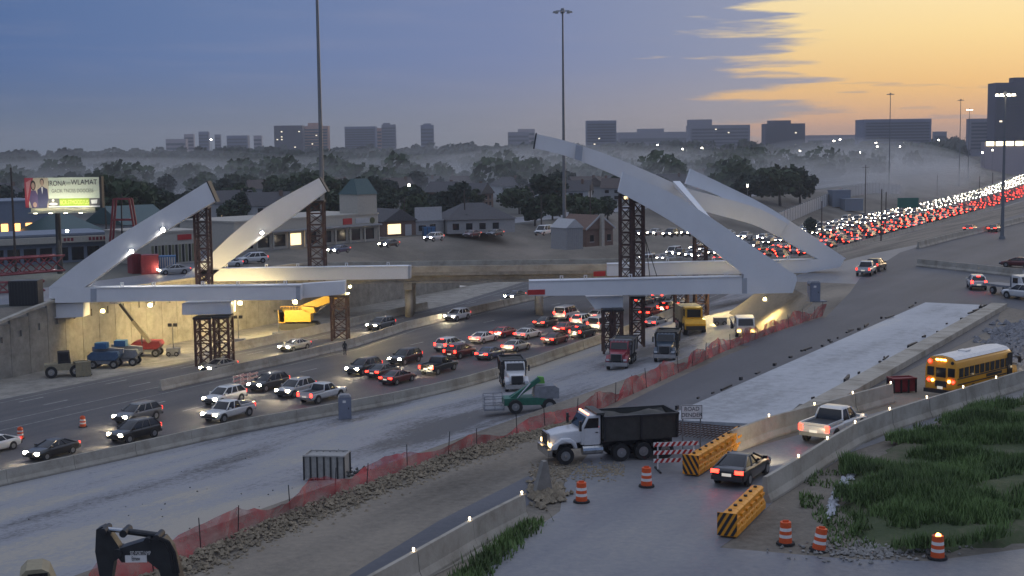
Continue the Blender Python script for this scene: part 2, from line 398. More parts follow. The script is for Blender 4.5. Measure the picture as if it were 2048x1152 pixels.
def vline(fn, u0, u1, off=0.0, st=6):
    out = []
    u = u0
    while u <= u1:
        x, y = xy(u, fn(u)+off+curve(u)); out.append((x, y, HW)); u += st
    return out
barrier_line(vline(vb, 52, 205, -0.5), 6.0, 'concrete barrier between the jammed highway lanes and the dusty new pavement', 'barriers along the new pavement')
barrier_line(vline(vl, 128, 186, -0.6), 6.0, 'concrete barrier at the foot of the retaining wall beside the yellow crane', 'barriers below the retaining wall')
barrier_line(vline(vm, 106, 215, 0.3), 6.0, 'concrete barrier on the median between the two carriageways', 'median barriers')
barrier_line(vline(vb, 232, 560, -0.5), 6.0, 'concrete barrier on the outer edge of the far traffic jam', 'barriers beside the far traffic')
barrier_line([atz(*p, 0.02) for p in ((1530,1005),(1600,960),(1700,893),(1800,852),(1900,822),(2048,775),(2150,745))], 5.0, 'concrete barrier with glowing delineator between the single lane and the grass', 'barriers on the grass side of the lane', 1)
barrier_line([atz(*p, 0.02) for p in ((1462,905),(1540,874),(1630,850),(1740,815),(1850,787))], 5.0, 'concrete barrier with glowing delineator between the single lane and the fresh slab', 'barriers on the slab side of the lane', 1)
barrier_line([atz(*p, 0.02) for p in ((700,1240),(840,1158),(1000,1062),(1122,1006))], 5.0, 'concrete barrier with glowing delineator between the dirt lane and the paved road', 'barriers beside the dirt lane', 1)
barrier_line([atz(*p, 0.02) for p in ((1836,497),(1900,480),(1975,462),(2060,440))], 6.0, 'low concrete barrier beside the far ramp where few cars drive', 'barriers beside the far ramp')
barrier_line([atz(*p, 0.02) for p in ((1835,532),(1960,545),(2060,556))], 4.0, 'low concrete barrier across the road behind the white parked pickups', 'barriers across the far crossing')
# sloping end piece of the barrier by the dirt lane
_e = MB(); p = atz(1085,985,0.02); _e.prism([(-0.55,0),(0.55,0),(0.12,1.7),(-0.12,1.7)], 'y', -0.14, 0.14)
o = _e.build('barrier_end', M_conc_d); o.location = p; o.rotation_euler = (0.1,0,0.6); tag(o, 'broken upright slab of concrete leaning at the end of the barrier row', 'concrete slab')
# ------------------------------------------------------------------ fresh slab beside the frontage road, formwork and curb
slab = thing('concrete_slab', 'freshly poured pale concrete lane slab with formwork along its edges', 'slab')
sp = MB(); top = 0.22; n = 12
for i in range(n):
    u0, u1 = 80+71*i/n, 80+71*(i+1)/n-0.03
    c = [xy(u0+(-1.5 if i==0 else 0),-34.5), xy(u0,-27.6), xy(u1,-27.6), xy(u1,-34.5)]
    b = MB(); b.loft([[(*q, 0.0) for q in c], [(*q, top) for q in c]]); b.build('slab_bay', M_slab, slab)
for i in range(17):
    u0 = 80+71*i/17; u1 = u0+4.1
    c = [xy(u0,-27.5), xy(u0,-25.9), xy(u1,-25.9), xy(u1,-27.5)]
    b = MB(); b.loft([[(*q, 0.0) for q in c], [(*q, top+0.28) for q in c]]); b.build('curb', M_conc, slab)
forms = MB()
for k in range(46):
    side = k % 2; u = R.uniform(81,149); v = (-34.75 if side else -27.9)+R.uniform(-.3,.3)
    x, y = xy(u, v); L = R.choice((0.3,0.4,0.9,2.2))
    forms.box((x, y, top+R.uniform(.08,.25)), (L, R.uniform(.08,.22), R.uniform(.1,.28)), HEAD+R.uniform(-.15,.15))
forms.build('formwork', M_dark, slab)
# rebar mat at the near end of the slab
rb = MB()
for k in range(26):
    a = xy(78+R.uniform(-.1,.1), -34.3+k*0.25); b = xy(74.5, -34.3+k*0.25); rb.bar((*a, .25), (*b, .2), .04, .04)
for k in range(6):
    a = xy(75+k*.6, -34.4); b = xy(75+k*.6, -27.9); rb.bar((*a, .29), (*b, .27), .04, .04)
tag(rb.build('rebar_mat', M_rust), 'rusty rebar mat laid at the near end of the fresh slab', 'rebar')
# ------------------------------------------------------------------ arch bridge: white box ribs, tie girders
YF, YR = 161.0, 187.0
def rib(name, st, Y0, Y1, m, parent, w=1.7):
    mb = MB(); n = len(st); rings = []
    # resample smoothly
    for i, (a, b) in enumerate(st):
        Y = Y0+(Y1-Y0)*i/(n-1); A, B = aty(*a, Y), aty(*b, Y)
        rings.append([A, B, B+Vector((0,w,0)), A+Vector((0,w,0))])
    mb.loft(rings); return mb.build(name, m, parent)
def plate_poly(name, px, Y, w, m, parent):
    mb = MB(); q = [aty(x, y, Y) for x, y in px]
    mb.loft([q, [p+Vector((0,w,0)) for p in q]]); return mb.build(name, m, parent)
def spl(st, n=4):
    """Catmull-Rom refinement of rib stations"""
    out = []
    for i in range(len(st)-1):
        p0, p1, p2, p3 = st[max(0,i-1)], st[i], st[i+1], st[min(len(st)-1,i+2)]
        for k in range(n):
            t = k/n
            def cr(a, b, c, d): return 0.5*((2*b)+(-a+c)*t+(2*a-5*b+4*c-d)*t*t+(-a+3*b-3*c+d)*t**3)
            out.append(tuple(tuple(cr(p0[j][q], p1[j][q], p2[j][q], p3[j][q]) for q in (0,1)) for j in (0,1)))
    return out+[st[-1]]
def cap_plate(a, b, Y, parent, w=1.7):
    A, B = aty(*a, Y), aty(*b, Y); d = (A-B).normalized()
    mb = MB(); A = A+d*.12; B = B-d*.12
    mb.loft([[A, A+Vector((.18,-.1,0)), A+Vector((.18,w+.1,0)), A+Vector((0,w+.1,0))], [B, B+Vector((.18,-.1,0)), B+Vector((.18,w+.1,0)), B+Vector((0,w+.1,0))]])
    mb.build('end_plate', M_dark, parent)
def girder(name, x0, x1, t0, t1, b0, b1, Y, parent, w=1.7, m=None, lugs=5):
    g = plate_poly(name, [(x0,t0),(x1,t1),(x1,b1),(x0,b0)], Y, w, m or M_white, parent)
    fl = plate_poly('top_flange', [(x0,t0-1.2),(x1,t1-1.2),(x1,t1+0.4),(x0,t0+0.4)], Y-0.12, w+0.24, M_white, parent)
    for k in range(lugs):
        f = (k+0.5)/lugs+R.uniform(-.05,.05); p = aty(x0+(x1-x0)*f, t0+(t1-t0)*f-1, Y)
        l = MB(); l.box((p.x,p.y+.3,p.z+.25),(.12,.12,.5)); l.box((p.x+.3,p.y+.3,p.z+.25),(.12,.12,.5)); l.box((p.x+.15,p.y+.3,p.z+.5),(.42,.14,.12)); l.build('lifting_lug', M_white, parent)
    return g
# front left half
fl = thing('arch_half', 'front left half of the unfinished white arch with its tie girder', 'bridge')
ST = [((98,574),(168,575)),((165,521),(212,543)),((240,470),(268,503)),((330,415),(350,450)),((413,364),(430,402))]
rib('arch_rib', spl(ST), YF, YF, M_white, fl); cap_plate((413,364),(430,402), YF, fl)
plate_poly('knuckle', [(98,574.5),(98,597),(110,597),(110,606),(196,604.5),(196,575)], YF-0.03, 1.76, M_white, fl)
girder('tie_girder', 194, 602, 576, 571, 604, 599.5, YF, fl)
plate_poly('splice_plate', [(181,577.5),(193,577.5),(193,604),(181,604)], YF-0.06, 0.05, M_plate, fl)
plate_poly('end_diaphragm', [(592,573),(600,573),(600,599),(592,599)], YF-0.05, 0.04, M_plate, fl)
for px in ([(75,614),(112,608),(166,606),(166,634),(75,638)], [(364,607),(462,604),(462,628),(364,630)]):
    plate_poly('bearing_block', px, YF+0.6, 2.6, M_white, fl)
plate_poly('floor_beam', [(603,568),(690,562),(690,588),(603,597)], YF+1.9, 1.4, M_white, fl)
# rear left half
rl = thing('arch_half', 'rear left half of the unfinished white arch behind the first one, lit warm from below', 'bridge')
ST = [((340,574),(402,576)),((412,517),(440,538)),((470,463),(498,494)),((540,410),(565,447)),((638,356),(653,382))]
rib('arch_rib', spl(ST), YR, YR, M_white, rl); cap_plate((638,356),(653,382), YR, rl)
girder('tie_girder', 400, 816, 539, 533, 563, 558, YR, rl)
plate_poly('end_diaphragm', [(816.3,532),(821,532),(821,557),(816.3,557)], YR-.1, 2.0, M_plate, rl)
# front right half
fr = thing('arch_half', 'front right half of the unfinished white arch resting on rusty towers', 'bridge')
ST = [((1246,344),(1237,384)),((1340,385),(1318,428)),((1420,434),(1390,474)),((1500,489),(1447,518)),((1592,550),(1490,551))]
rib('arch_rib', spl(ST), YF, YF, M_white, fr)
plate_poly('knuckle', [(1488,550.5),(1592,549.5),(1594,560),(1586,586),(1480,588)], YF-0.03, 1.76, M_white, fr)
girder('tie_girder', 1058, 1484, 563, 553.5, 592, 587.5, YF, fr)
plate_poly('splice_plate', [(1484,556),(1494,556),(1494,587),(1484,587)], YF-0.06, 0.05, M_plate, fr)
o = plate_poly('red_tag_plate', [(1055,580),(1090,579),(1090,589),(1055,590)], YF-0.1, 0.08, M_red, fr); o['label'] = 'bright red plate at the end of the girder'
for px in ([(1172,594),(1246,592),(1246,616),(1190,618)],): plate_poly('bearing_block', px, YF+1.0, 2.4, M_white, fr)
# rear right leg and crown rib
rr = thing('arch_half', 'rear right half of the unfinished white arch with its crown rib rising highest', 'bridge')
ST = [((1382,338),(1372,368)),((1450,370),(1438,392)),((1530,410),(1516,440)),((1600,455),(1572,482)),((1692,517),(1664,534))]
rib('arch_rib', spl(ST), YR, YR, M_white, rr)
ST = [((1073,268),(1068,296)),((1140,284),(1135,313)),((1230,315),(1222,347)),((1310,349),(1300,384)),((1370,375),(1360,408)),((1440,394),(1428,428)),((1520,418),(1508,450)),((1575,447),(1558,474))]
rib('crown_rib', spl(ST), YR-4, YR-0.4, M_white, rr); cap_plate((1071,268),(1066.5,296), YR-4, rr)
plate_poly('splice_plate', [(1152,289),(1166,293),(1163,322),(1149,318)], YR-4.02, 0.05, M_plate, rr)
girder('tie_girder', 1215, 1614, 529, 520, 552, 546, YR, rr)
plate_poly('knuckle', [(1560,521),(1612,519),(1690,517),(1680,534),(1610,546),(1560,548)], YR-0.03, 1.76, M_white, rr)
o = plate_poly('red_tag_plate', [(1187,543),(1211,542),(1211,552),(1187,553)], YR-0.1, 0.08, M_red, rr); o['label'] = 'red plate at the end of the rear girder'
a0, a1 = aty(1346,362,YR-2), aty(1360,362,YR-2); b0, b1 = aty(1412,436,YF+1.8), aty(1426,441,YF+1.8)
s = MB(); up = Vector((0,0,-.5)); s.loft([[a0, a1, a1+up, a0+up], [b0, b1, b1+up, b0+up]]); s.build('cross_brace', M_white, rr)
# ------------------------------------------------------------------ lattice shoring towers
def tower(label, c, w, d, z0, z1, group, m=None, legs=0.28):
    m = m or M_rust
    t = thing('shoring_tower', label, 'tower', (c[0], c[1], z0), 0, group); h = z1-z0
    for sx in (-1,1):
        for sy in (-1,1):
            b = MB(); b.box((sx*w/2, sy*d/2, h/2), (legs, legs, h)); b.build('leg', m, t)
    n = max(2, round(h/1.6))
    for ax in range(4):
        b = MB()
        for k in range(n):
            za, zb = h*k/n, h*(k+1)/n
            if ax < 2:
                y = (-1,1)[ax]*d/2; b.bar((-w/2,y,za),(w/2,y,zb),.1,.1); b.bar((w/2,y+.02,za),(-w/2,y+.02,zb),.1,.1); b.bar((-w/2,y,zb-.06),(w/2,y,zb-.06),.12,.12)
            else:
                x = (-1,1)[ax-2]*w/2; b.bar((x,-d/2,za),(x,d/2,zb),.1,.1); b.bar((x,-d/2,zb-.06),(x,d/2,zb-.06),.12,.12)
        b.build('bracing', m, t)
    b = MB(); b.box((0,0,h+.11),(w+.4,d+.4,.22)); b.build('cap_beam', M_dark, t)
    return t
def tower_px(label, x0, x1, ytop, ybot, Y, group, d=1.8, m=None, ground=None):
    a, b = aty(x0, ytop, Y), aty(x1, ytop, Y); z0 = aty((x0+x1)/2, ybot, Y).z if ground is None else ground
    return tower(label, ((a.x+b.x)/2, Y), abs(b.x-a.x), d, z0, a.z-.25, group, m)
gT = 'shoring towers under the arch'
tower_px('slender rusty lattice tower propping the free end of the front left arch', 391, 416, 412, 576, YF+2.9, gT)
tower_px('rusty lattice tower beside the tall light pole propping the rear left arch', 616, 647, 400, 561, YR+2.9, gT)
tower_px('dark lattice tower propping the free end of the front right arch', 1240, 1262, 386, 562, YF+2.9, gT, m=M_rust)
tower_px('reddish lattice tower standing against the dark one under the front right arch', 1266, 1286, 400, 562, YF+3.4, gT)
tower_px('short rusty lattice tower behind the front right arch', 1389, 1412, 468, 553, YR+2.9, gT)
zg = HW
tower_px('broad rusty tower below the left girder standing at the wall foot', 394, 424, 632, 690, YF+1.4, gT, d=2.6, ground=zg)
tower_px('second rusty tower below the left girder beside the broad one', 432, 460, 630, 690, YF+1.0, gT, d=2.6, ground=zg)
tower_px('rusty pile tower behind the yellow crane boom', 664, 694, 588, 645, YR-4, gT, d=2.6, ground=zg)
tower_px('rusty tower below the right girder near the jammed cars', 1206, 1222, 616, 680, YF+0.6, gT, d=2.2, ground=HW+1)
tower_px('rusty tower below the right girder behind the red truck', 1228, 1243, 616, 690, YF+0.2, gT, d=2.2, ground=HW+1)
tower_px('tall braced rusty tower below the right girder', 1262, 1286, 590, 668, YF+3.5, gT, d=2.2, ground=HW+1.4)
tower_px('rusty tower behind the yellow machine under the rear girder', 1350, 1374, 560, 620, YR+1, gT, d=2.2, ground=HW+1)
tower_px('rusty tower on the right of the yellow machine under the rear girder', 1390, 1414, 558, 620, YR+1, gT, d=2.2, ground=HW+1)
# guy cables of the right tower
for i, (a, b) in enumerate((((1288,470),(1316,560)), ((1286,440),(1300,556)))):
    c = MB(); c.tube(aty(*a, YF+3.4), aty(*b, YF+6), .05, .05, 5); tag(c.build('guy_cable', M_dark), 'thin steel guy cable running down from the right lattice tower', 'cable', 'guy cables of the right tower')
# ------------------------------------------------------------------ old concrete overpass behind the arch
ob = thing('overpass', 'old concrete overpass with round columns crossing behind the arches', 'bridge')
YO = 206.0
xa, xb = -34.0, 46.0
zt = aty(1000, 531, YO).z
b = MB(); b.box(((xa+xb)/2, YO+5, zt-1.15), (xb-xa, 10, .5)); b.build('deck', M_conc_d, ob)
b = MB(); b.box(((xa+xb)/2, YO+.15, zt-.45), (xb-xa, .3, 0.95)); b.build('parapet', M_conc, ob)
b = MB(); b.box(((xa+xb)/2, YO+9.8, zt-.45), (xb-xa, .3, 0.95)); b.build('parapet', M_conc, ob)
for k in range(5):
    b = MB(); y = YO+1.0+k*2; b.prism([(-.5,-1.2),(.5,-1.2),(.5,-1.0),(.15,-.85),(.15,-.3),(.45,-.1),(.45,0),(-.45,0),(-.45,-.1),(-.15,-.3),(-.15,-.85),(-.5,-1.0)], 'x', xa, xb)
    o = b.build('beam', M_conc_d, ob); o.location = (0, y, zt-1.4)
for px in (820, 1078):
    c = aty(px, 600, YO+4); 
    b = MB(); b.box((c.x, YO+5, zt-3.1), (1.3, 9.5, 1.0)); b.build('pier_cap', M_conc_d, ob)
    for k in range(3):
        b = MB(); b.tube((c.x, YO+1.6+k*3.4, HW), (c.x, YO+1.6+k*3.4, zt-3.6), .6, .6, 14); b.build('column', M_conc, ob, True)
# ------------------------------------------------------------------ poles
LAMP_MAST = mat('mast_lamp', (0.8,0.8,0.8), 0.4, emit=(1.0,0.86,0.62), estr=10)
def high_mast(p, h, label, lit, r=0.33):
    t = thing('high_mast_light', label, 'light pole', p, 0, 'high mast lights')
    b = MB(); b.tube((0,0,0),(0,0,h),r,r*.42,12); b.tube((0,0,0),(0,0,.5),r*1.7,r*1.5,12); b.build('pole', M_galv, t, False)
    b = MB(); b.tube((0,0,h-.3),(0,0,h+.5),.45,.3,10)
    for k in range(10):
        a0, a1 = 2*math.pi*k/10, 2*math.pi*(k+1)/10; b.bar((1.3*math.cos(a0),1.3*math.sin(a0),h),(1.3*math.cos(a1),1.3*math.sin(a1),h),.1,.1)
    b.build('ring', M_galv, t)
    for k in range(8):
        a = 2*math.pi*k/8; l = MB(); c = (1.55*math.cos(a), 1.55*math.sin(a)); l.tube((*c,h-.35),(*c,h),.36,.18,8); l.build('lamp', LAMP_MAST if lit else M_galv, t)
high_mast(atz(648,528,-.5)-Vector((0,0,4)), 58, 'tall high mast pole beside the rear left arch, its head above the picture', False, .42)
p = atz(1129,488,-.5); ztop = aty(1121,22,p.y).z
high_mast(p, ztop+.5, 'tall high mast pole with round lamp head behind the crown rib', False, .36)
for px, yt, yb, lit, lab in ((1778,188,372,False,'far high mast pole standing over the long pale office block'), (1918,200,372,False,'far high mast pole right of the long office block'), (1936,219,360,True,'slim far high mast pole with glowing head'), (2004,188,478,True,'high mast pole with glowing head before the dark tower block')):
    p = G(px, yb); z = aty(px, yt, p.y).z; high_mast(p, z-p.z, lab, lit, .35)
def utility_pole(px, yt, yb, label, arm=True):
    p = G(px, yb); h = aty(px, yt, p.y).z-p.z
    t = thing('utility_pole', label, 'utility pole', p, R.uniform(-.5,.5), 'wooden utility poles')
    b = MB(); b.tube((0,0,0),(0,0,h),.2,.13,8); b.build('post', M_wood, t)
    if arm:
        b = MB(); b.box((0,0,h-.8),(2.4,.12,.14)); b.build('crossarm', M_wood, t)
M_wood = mat('weathered_wood', (0.07,0.055,0.045), 0.9, var=0.3)
for a in ((1643,402,472,'utility pole just beyond the rear arch foot',False),(1730,330,438,'utility pole in front of the pale noise wall'),(1762,378,482,'thick utility pole rising out of the traffic',False),(1771,384,470,'thin utility pole paired with a thick one amid traffic',False),(1874,350,392,'utility pole in the mist left of the slim one',False),(1958,352,420,'utility pole standing beyond the white headlights',False),(1984,345,415,'slim utility pole next to the far mast',False),(32,335,545,'dark pole left of the lit billboard',False),(215,415,520,'dark pole right of the lit billboard',False),(930,380,472,'thin lamp pole by the dark hedge',False),(810,395,470,'thin pole by the house with the lit window',False),(1083,390,466,'thin pole by the green trees',False),(1181,370,470,'thin pole behind the small gabled shed',False)):
    utility_pole(a[0], a[1], a[2], a[3], a[4] if len(a) > 4 else True)
# ------------------------------------------------------------------ red construction fence and rubble
def net_mat():
    m, nt, p = nodes_of('red_netting'); N = nt.nodes; L = nt.links
    p.inputs['Base Color'].default_value = (0.50,0.045,0.05,1); p.inputs['Roughness'].default_value = .7
    tr = N.new('ShaderNodeBsdfTransparent'); mx = N.new('ShaderNodeMixShader')
    g = N.new('ShaderNodeNewGeometry'); nz = N.new('ShaderNodeTexNoise'); nz.inputs['Scale'].default_value = 1.3; nz.inputs['Detail'].default_value = 4
    L.new(g.outputs['Position'], nz.inputs['Vector'])
    mr = N.new('ShaderNodeMapRange'); mr.inputs[1].default_value = .3; mr.inputs[2].default_value = .7; mr.inputs[3].default_value = .32; mr.inputs[4].default_value = .85
    L.new(nz.outputs[0], mr.inputs[0]); L.new(mr.outputs[0], mx.inputs[0])
    L.new(tr.outputs[0], mx.inputs[1]); L.new(p.outputs[0], mx.inputs[2]); L.new(mx.outputs[0], N['Material Output'].inputs[0]); return m
M_net = net_mat()
fence = thing('construction_fence', 'sagging red plastic mesh fence along the edge of the upper ground', 'fence')
fpx = [(180,1205),(350,1128),(480,1072),(600,1022),(720,978),(850,930),(1000,882),(1070,862),(1160,838),(1240,800),(1300,772),(1380,735),(1450,702),(1550,664),(1645,632)]
P = [atz(x, y, 0.0) for x, y in fpx]
cum = [0]
for a, b in zip(P, P[1:]): cum.append(cum[-1]+(b-a).length)
def fat(s):
    for i in range(len(P)-1):
        if s <= cum[i+1] or i == len(P)-2: return P[i].lerp(P[i+1], (s-cum[i])/(cum[i+1]-cum[i]))
n = 240; net = MB(); vs = []; hmul = pw([(0,1.25),(14,1.35),(20,1.0),(28,1.1),(34,.45),(40,1.2),(cum[-1],1.2)])
for i in range(n+1):
    s = cum[-1]*i/n; p = fat(s); h = hmul(s)*(.82+.25*math.sin(s*.9)+.12*R.random()); lean = .35*math.sin(s*.37)+.2*math.sin(s*1.3)
    for k in range(4):
        t = k/3; vs.append((p.x-lean*t-.25*math.sin(t*3)*math.sin(s*2.1), p.y+lean*.4*t, .0+h*t))
net.add(vs, [(i*4+k, i*4+k+1, (i+1)*4+k+1, (i+1)*4+k) for i in range(n) for k in range(3)]); net.build('netting', M_net, fence, True)
s = 1.0
while s < cum[-1]:
    p = fat(s); b = MB(); b.tube((p.x,p.y,0),(p.x+R.uniform(-.15,.15),p.y,R.uniform(1.2,1.6)),.025,.025,5); b.build('post', M_dark, fence); s += R.uniform(2.6,4.2)
def rock(mb, c, r):
    vs = []
    for a, b in ((0,1),(1,0),(0,-1),(-1,0)): vs.append(Vector((a*R.uniform(.6,1.1), b*R.uniform(.6,1.1), R.uniform(-.25,.25)))*r)
    t = Vector((R.uniform(-.3,.3),R.uniform(-.3,.3),R.uniform(.5,.95)))*r; d = Vector((0,0,-.6))*r
    q = Matrix.Rotation(R.uniform(0,6.3),3,'Z'); c = Vector(c)
    mb.add([c+q@v for v in vs+[t,d]], [(0,1,4),(1,2,4),(2,3,4),(3,0,4),(1,0,5),(2,1,5),(3,2,5),(0,3,5)])
M_rubble = mat('tan_rubble', (0.26,0.215,0.15), 0.95, var=.4, scale=1.5)
rub = MB()
for i in range(4200):
    s = R.uniform(0, 42); p = fat(s); off = abs(R.gauss(0,.75)); w = pw([(0,1.2),(30,1.1),(38,.6),(42,.2)])(s)
    d = Vector((cA, -sA, 0)); q = p+d*(0.25+off*w); rock(rub, (q.x, q.y, max(0, .34-off*.22)*w*R.uniform(.4,1.0)), R.uniform(.05,.16))
stuff(rub.build('rubble', M_rubble), 'low windrow of broken tan rubble along the red fence', 'rubble')
# ------------------------------------------------------------------ cars
M_head = mat('headlight_on', (0.9,0.9,0.85), 0.2, emit=(1.0,0.82,0.55), estr=130)
M_headf = mat('headlight_far', (0.9,0.9,0.85), 0.2, emit=(1.0,0.88,0.68), estr=45)
M_headoff = mat('headlight_off', (0.5,0.52,0.55), 0.15)
M_tail = mat('taillight_on', (0.6,0.02,0.02), 0.3, emit=(1.0,0.022,0.012), estr=11)
M_tailf = mat('taillight_far', (0.6,0.02,0.02), 0.3, emit=(1.0,0.035,0.016), estr=16)
M_taildim = mat('taillight_dim', (0.35,0.015,0.015), 0.3, emit=(1.0,0.05,0.03), estr=2.0)
M_platelit = mat('number_plate', (0.7,0.7,0.66), 0.5, emit=(1.0,0.9,0.7), estr=.3)
M_bump = mat('black_plastic', (0.03,0.03,0.032), 0.6)
M_rim = mat('alloy_rim', (0.30,0.31,0.32), 0.35, 0.7)
COLS = {'white':(0.62,0.62,0.61),'silver':(0.36,0.36,0.36),'black':(0.012,0.012,0.014),'grey':(0.12,0.125,0.13),'beige':(0.28,0.25,0.20),'red':(0.28,0.02,0.02),'dark red':(0.10,0.012,0.015),'blue':(0.03,0.05,0.12),'dark':(0.03,0.032,0.036),'tan':(0.30,0.26,0.2),'navy':(0.015,0.03,0.055)}
def paint(c): return mat('paint_'+c.replace(' ','_'), COLS[c], 0.28, 0.15, var=0.05, coat=0.6)
def ring8(x, hw, zb, zt, k=.82): return [(x,-hw*.9,zb),(x,hw*.9,zb),(x,hw,zb+.14),(x,hw,zt-.16),(x,hw*k,zt),(x,-hw*k,zt),(x,-hw,zt-.16),(x,-hw,zb+.14)]
SPEC = {
 'sedan': dict(L=4.8, W=1.84, r=.33, ax=(-1.42,1.42), body=[(-2.4,.78,.45,.90),(-2.25,.88,.30,1.0),(-1.6,.91,.25,1.03),(-.9,.92,.22,1.0),(.9,.92,.22,.98),(1.6,.91,.24,.92),(2.15,.87,.28,.80),(2.4,.72,.38,.68)], gb=(-2.0,1.2,.97,.83), gt=(-.85,.1,1.40,.58), roof=1.45, head=(2.28,.66,.70), tail=(-2.36,.66,.84)),
 'suv': dict(L=4.9, W=1.94, r=.38, ax=(-1.45,1.5), body=[(-2.42,.86,.45,1.12),(-2.3,.93,.36,1.16),(-.9,.96,.30,1.14),(.9,.96,.30,1.12),(1.7,.95,.32,1.06),(2.25,.91,.36,.96),(2.45,.80,.45,.82)], gb=(-2.36,1.3,1.10,.89), gt=(-1.75,.3,1.68,.68), roof=1.78, head=(2.33,.70,.84), tail=(-2.40,.80,1.02)),
 'pickup': dict(L=5.8, W=2.0, r=.41, ax=(-1.85,1.8), body=[(-2.88,.94,.55,1.10),(-2.8,.97,.48,1.14),(-.72,.97,.42,1.14),(-.7,.98,.40,1.16),(1.2,.98,.40,1.14),(2.2,.97,.42,1.10),(2.75,.93,.46,1.0),(2.9,.84,.55,.86)], gb=(-.82,1.35,1.14,.90), gt=(-.55,.65,1.78,.74), roof=1.88, head=(2.80,.74,.92), tail=(-2.87,.86,.98)),
 'van': dict(L=5.4, W=2.0, r=.37, ax=(-1.6,1.7), body=[(-2.66,.92,.45,1.15),(-2.55,.98,.38,1.2),(1.3,.98,.34,1.2),(2.1,.96,.36,1.12),(2.55,.90,.42,1.0),(2.7,.82,.5,.86)], gb=(-2.6,1.75,1.18,.92), gt=(-2.5,.95,2.02,.82), roof=2.12, head=(2.58,.74,.86), tail=(-2.64,.88,1.2)),
}
CM = {}
def car_meshes(kind, col, mode, far):
    key = (kind, col, mode, far)
    if key in CM: return CM[key]
    S = SPEC[kind]; P = paint(col); parts = []
    b = MB(); b.loft([ring8(*st) for st in S['body']])
    if kind == 'pickup':
        pass
    bme = b.mesh('body', P, False)
    if not far: soften(bme, .07, 3, 12)
    parts.append(('body', bme, (0,0,0), []))
    x0, x1, z0, w0 = S['gb']; y0, y1, z1, w1 = S['gt']
    g = MB(); g.loft([[(x0,-w0,z0-.05),(x1,-w0,z0-.05),(x1,w0,z0-.05),(x0,w0,z0-.05)], [(y0,-w1,z1),(y1,-w1,z1),(y1,w1,z1),(y0,w1,z1)]])
    gme = g.mesh('windows', M_glass)
    if not far: soften(gme, .09, 3)
    parts.append(('windows', gme, (0,0,0), []))
    rz = S['roof']; r = MB()
    r.loft([[(y0-.03,-w1-.02,z1-.02),(y1+.03,-w1-.02,z1-.02),(y1+.03,w1+.02,z1-.02),(y0-.03,w1+.02,z1-.02)], [(y0+.1,-w1+.08,rz),(y1-.18,-w1+.08,rz),(y1-.18,w1-.08,rz),(y0+.1,w1-.08,rz)]])
    for sx, gx, tx in ((0,x0,y0),(1,x1,y1)):
        for sy in (-1,1): r.bar((gx,sy*w0,z0-.04),(tx,sy*w1,z1),.09,.09)
    for t in ((.36,.64) if kind != 'pickup' else (.48,)):
        for sy in (-1,1): r.bar((x0+(x1-x0)*t,sy*(w0+.005),z0-.04),(y0+(y1-y0)*t,sy*(w1+.005),z1),.1,.05)
    rme = r.mesh('roof', P)
    if not far: soften(rme, .035, 2)
    parts.append(('roof', rme, (0,0,0), []))
    hx, hy, hz = S['head']; tx, ty, tz = S['tail']
    if mode == 'toward':
        HM, TM = (M_headf if far else M_head), M_taildim
    elif mode == 'away': HM, TM = M_headoff, (M_tailf if far else M_tail)
    else: HM, TM = M_headoff, M_taildim
    k = 1.0
    hm = MB(); hm.loft([[(-.12,-.20,-.09),(.06,-.16,-.09),(.06,.16,-.09),(-.12,.20,-.09)], [(-.14,-.20,.09),(.02,-.16,.07),(.02,.16,.07),(-.14,.20,.09)]]); hme = hm.mesh('headlight', HM)
    tm = MB(); v = .17 if kind in ('suv','pickup','van') else .09; u_ = .12 if kind in ('suv','pickup','van') else .22
    tm.box((0,0,0),(.10,u_*2,v*2)); tme = tm.mesh('taillight', TM)
    for sy in (-1,1):
        if not far or mode == 'toward': parts.append(('headlight', hme, (hx+.06, sy*hy, hz), []))
        if not far or mode != 'toward': parts.append(('taillight', tme, (tx+.01, sy*ty*.98, tz), []))
    if mode == 'away' and kind == 'suv' and not far:
        t3 = MB(); t3.box((0,0,0),(.06,.4,.06)); parts.append(('brake_light', t3.mesh('brake_light', TM), (y0-.1,0,z1-.02), []))
    L2 = S['L']/2
    bp = MB(); zb = S['body'][-1][2]; bp.box((L2-.05,0,zb+.10),(.22,S['W']*.86,.20)); bp.box((L2-.03,0,zb+.30),(.14,S['W']*.42,.16))
    parts.append(('grille', bp.mesh('grille', M_bump), (0,0,0), []))
    bp = MB(); bp.box((-L2+.06,0,S['body'][0][2]+.06),(.22,S['W']*.9,.22)); parts.append(('rear_bumper', bp.mesh('rear_bumper', M_bump if kind != 'pickup' else M_galv), (0,0,0), []))
    if not far:
        pl = MB(); pl.box((0,0,0),(.03,.5,.2)); parts.append(('number_plate', pl.mesh('number_plate', M_platelit), (-L2-.03,0,S['body'][0][2]+.22), []))
        mi = MB(); mi.box((0,0,0),(.14,.22,.16)); mim = mi.mesh('mirror', P)
        for sy in (-1,1): parts.append(('mirror', mim, (x1-.35, sy*(S['W']/2+.08), z0+.1), []))
        if kind == 'pickup':
            bd = MB(); bd.box((-1.82,0,1.145),(1.95,1.62,.03)); parts.append(('bed_floor', bd.mesh('bed_floor', M_bump), (0,0,0), []))
            bw = MB()
            for sy in (-1,1): bw.box((-1.82,sy*.885,1.20),(2.1,.13,.14))
            bw.box((-2.83,0,1.20),(.09,1.7,.14)); parts.append(('bed_rail', bw.mesh('bed_rail', P), (0,0,0), []))
    r_ = S['r']
    ty_ = MB(); ty_.tube((0,-.13,0),(0,.13,0),r_,r_,16); tyre = ty_.mesh('tyre', M_rubber)
    rm = MB(); rm.tube((0,-.145,0),(0,.145,0),r_*.62,r_*.62,12); rim = rm.mesh('rim', M_rim)
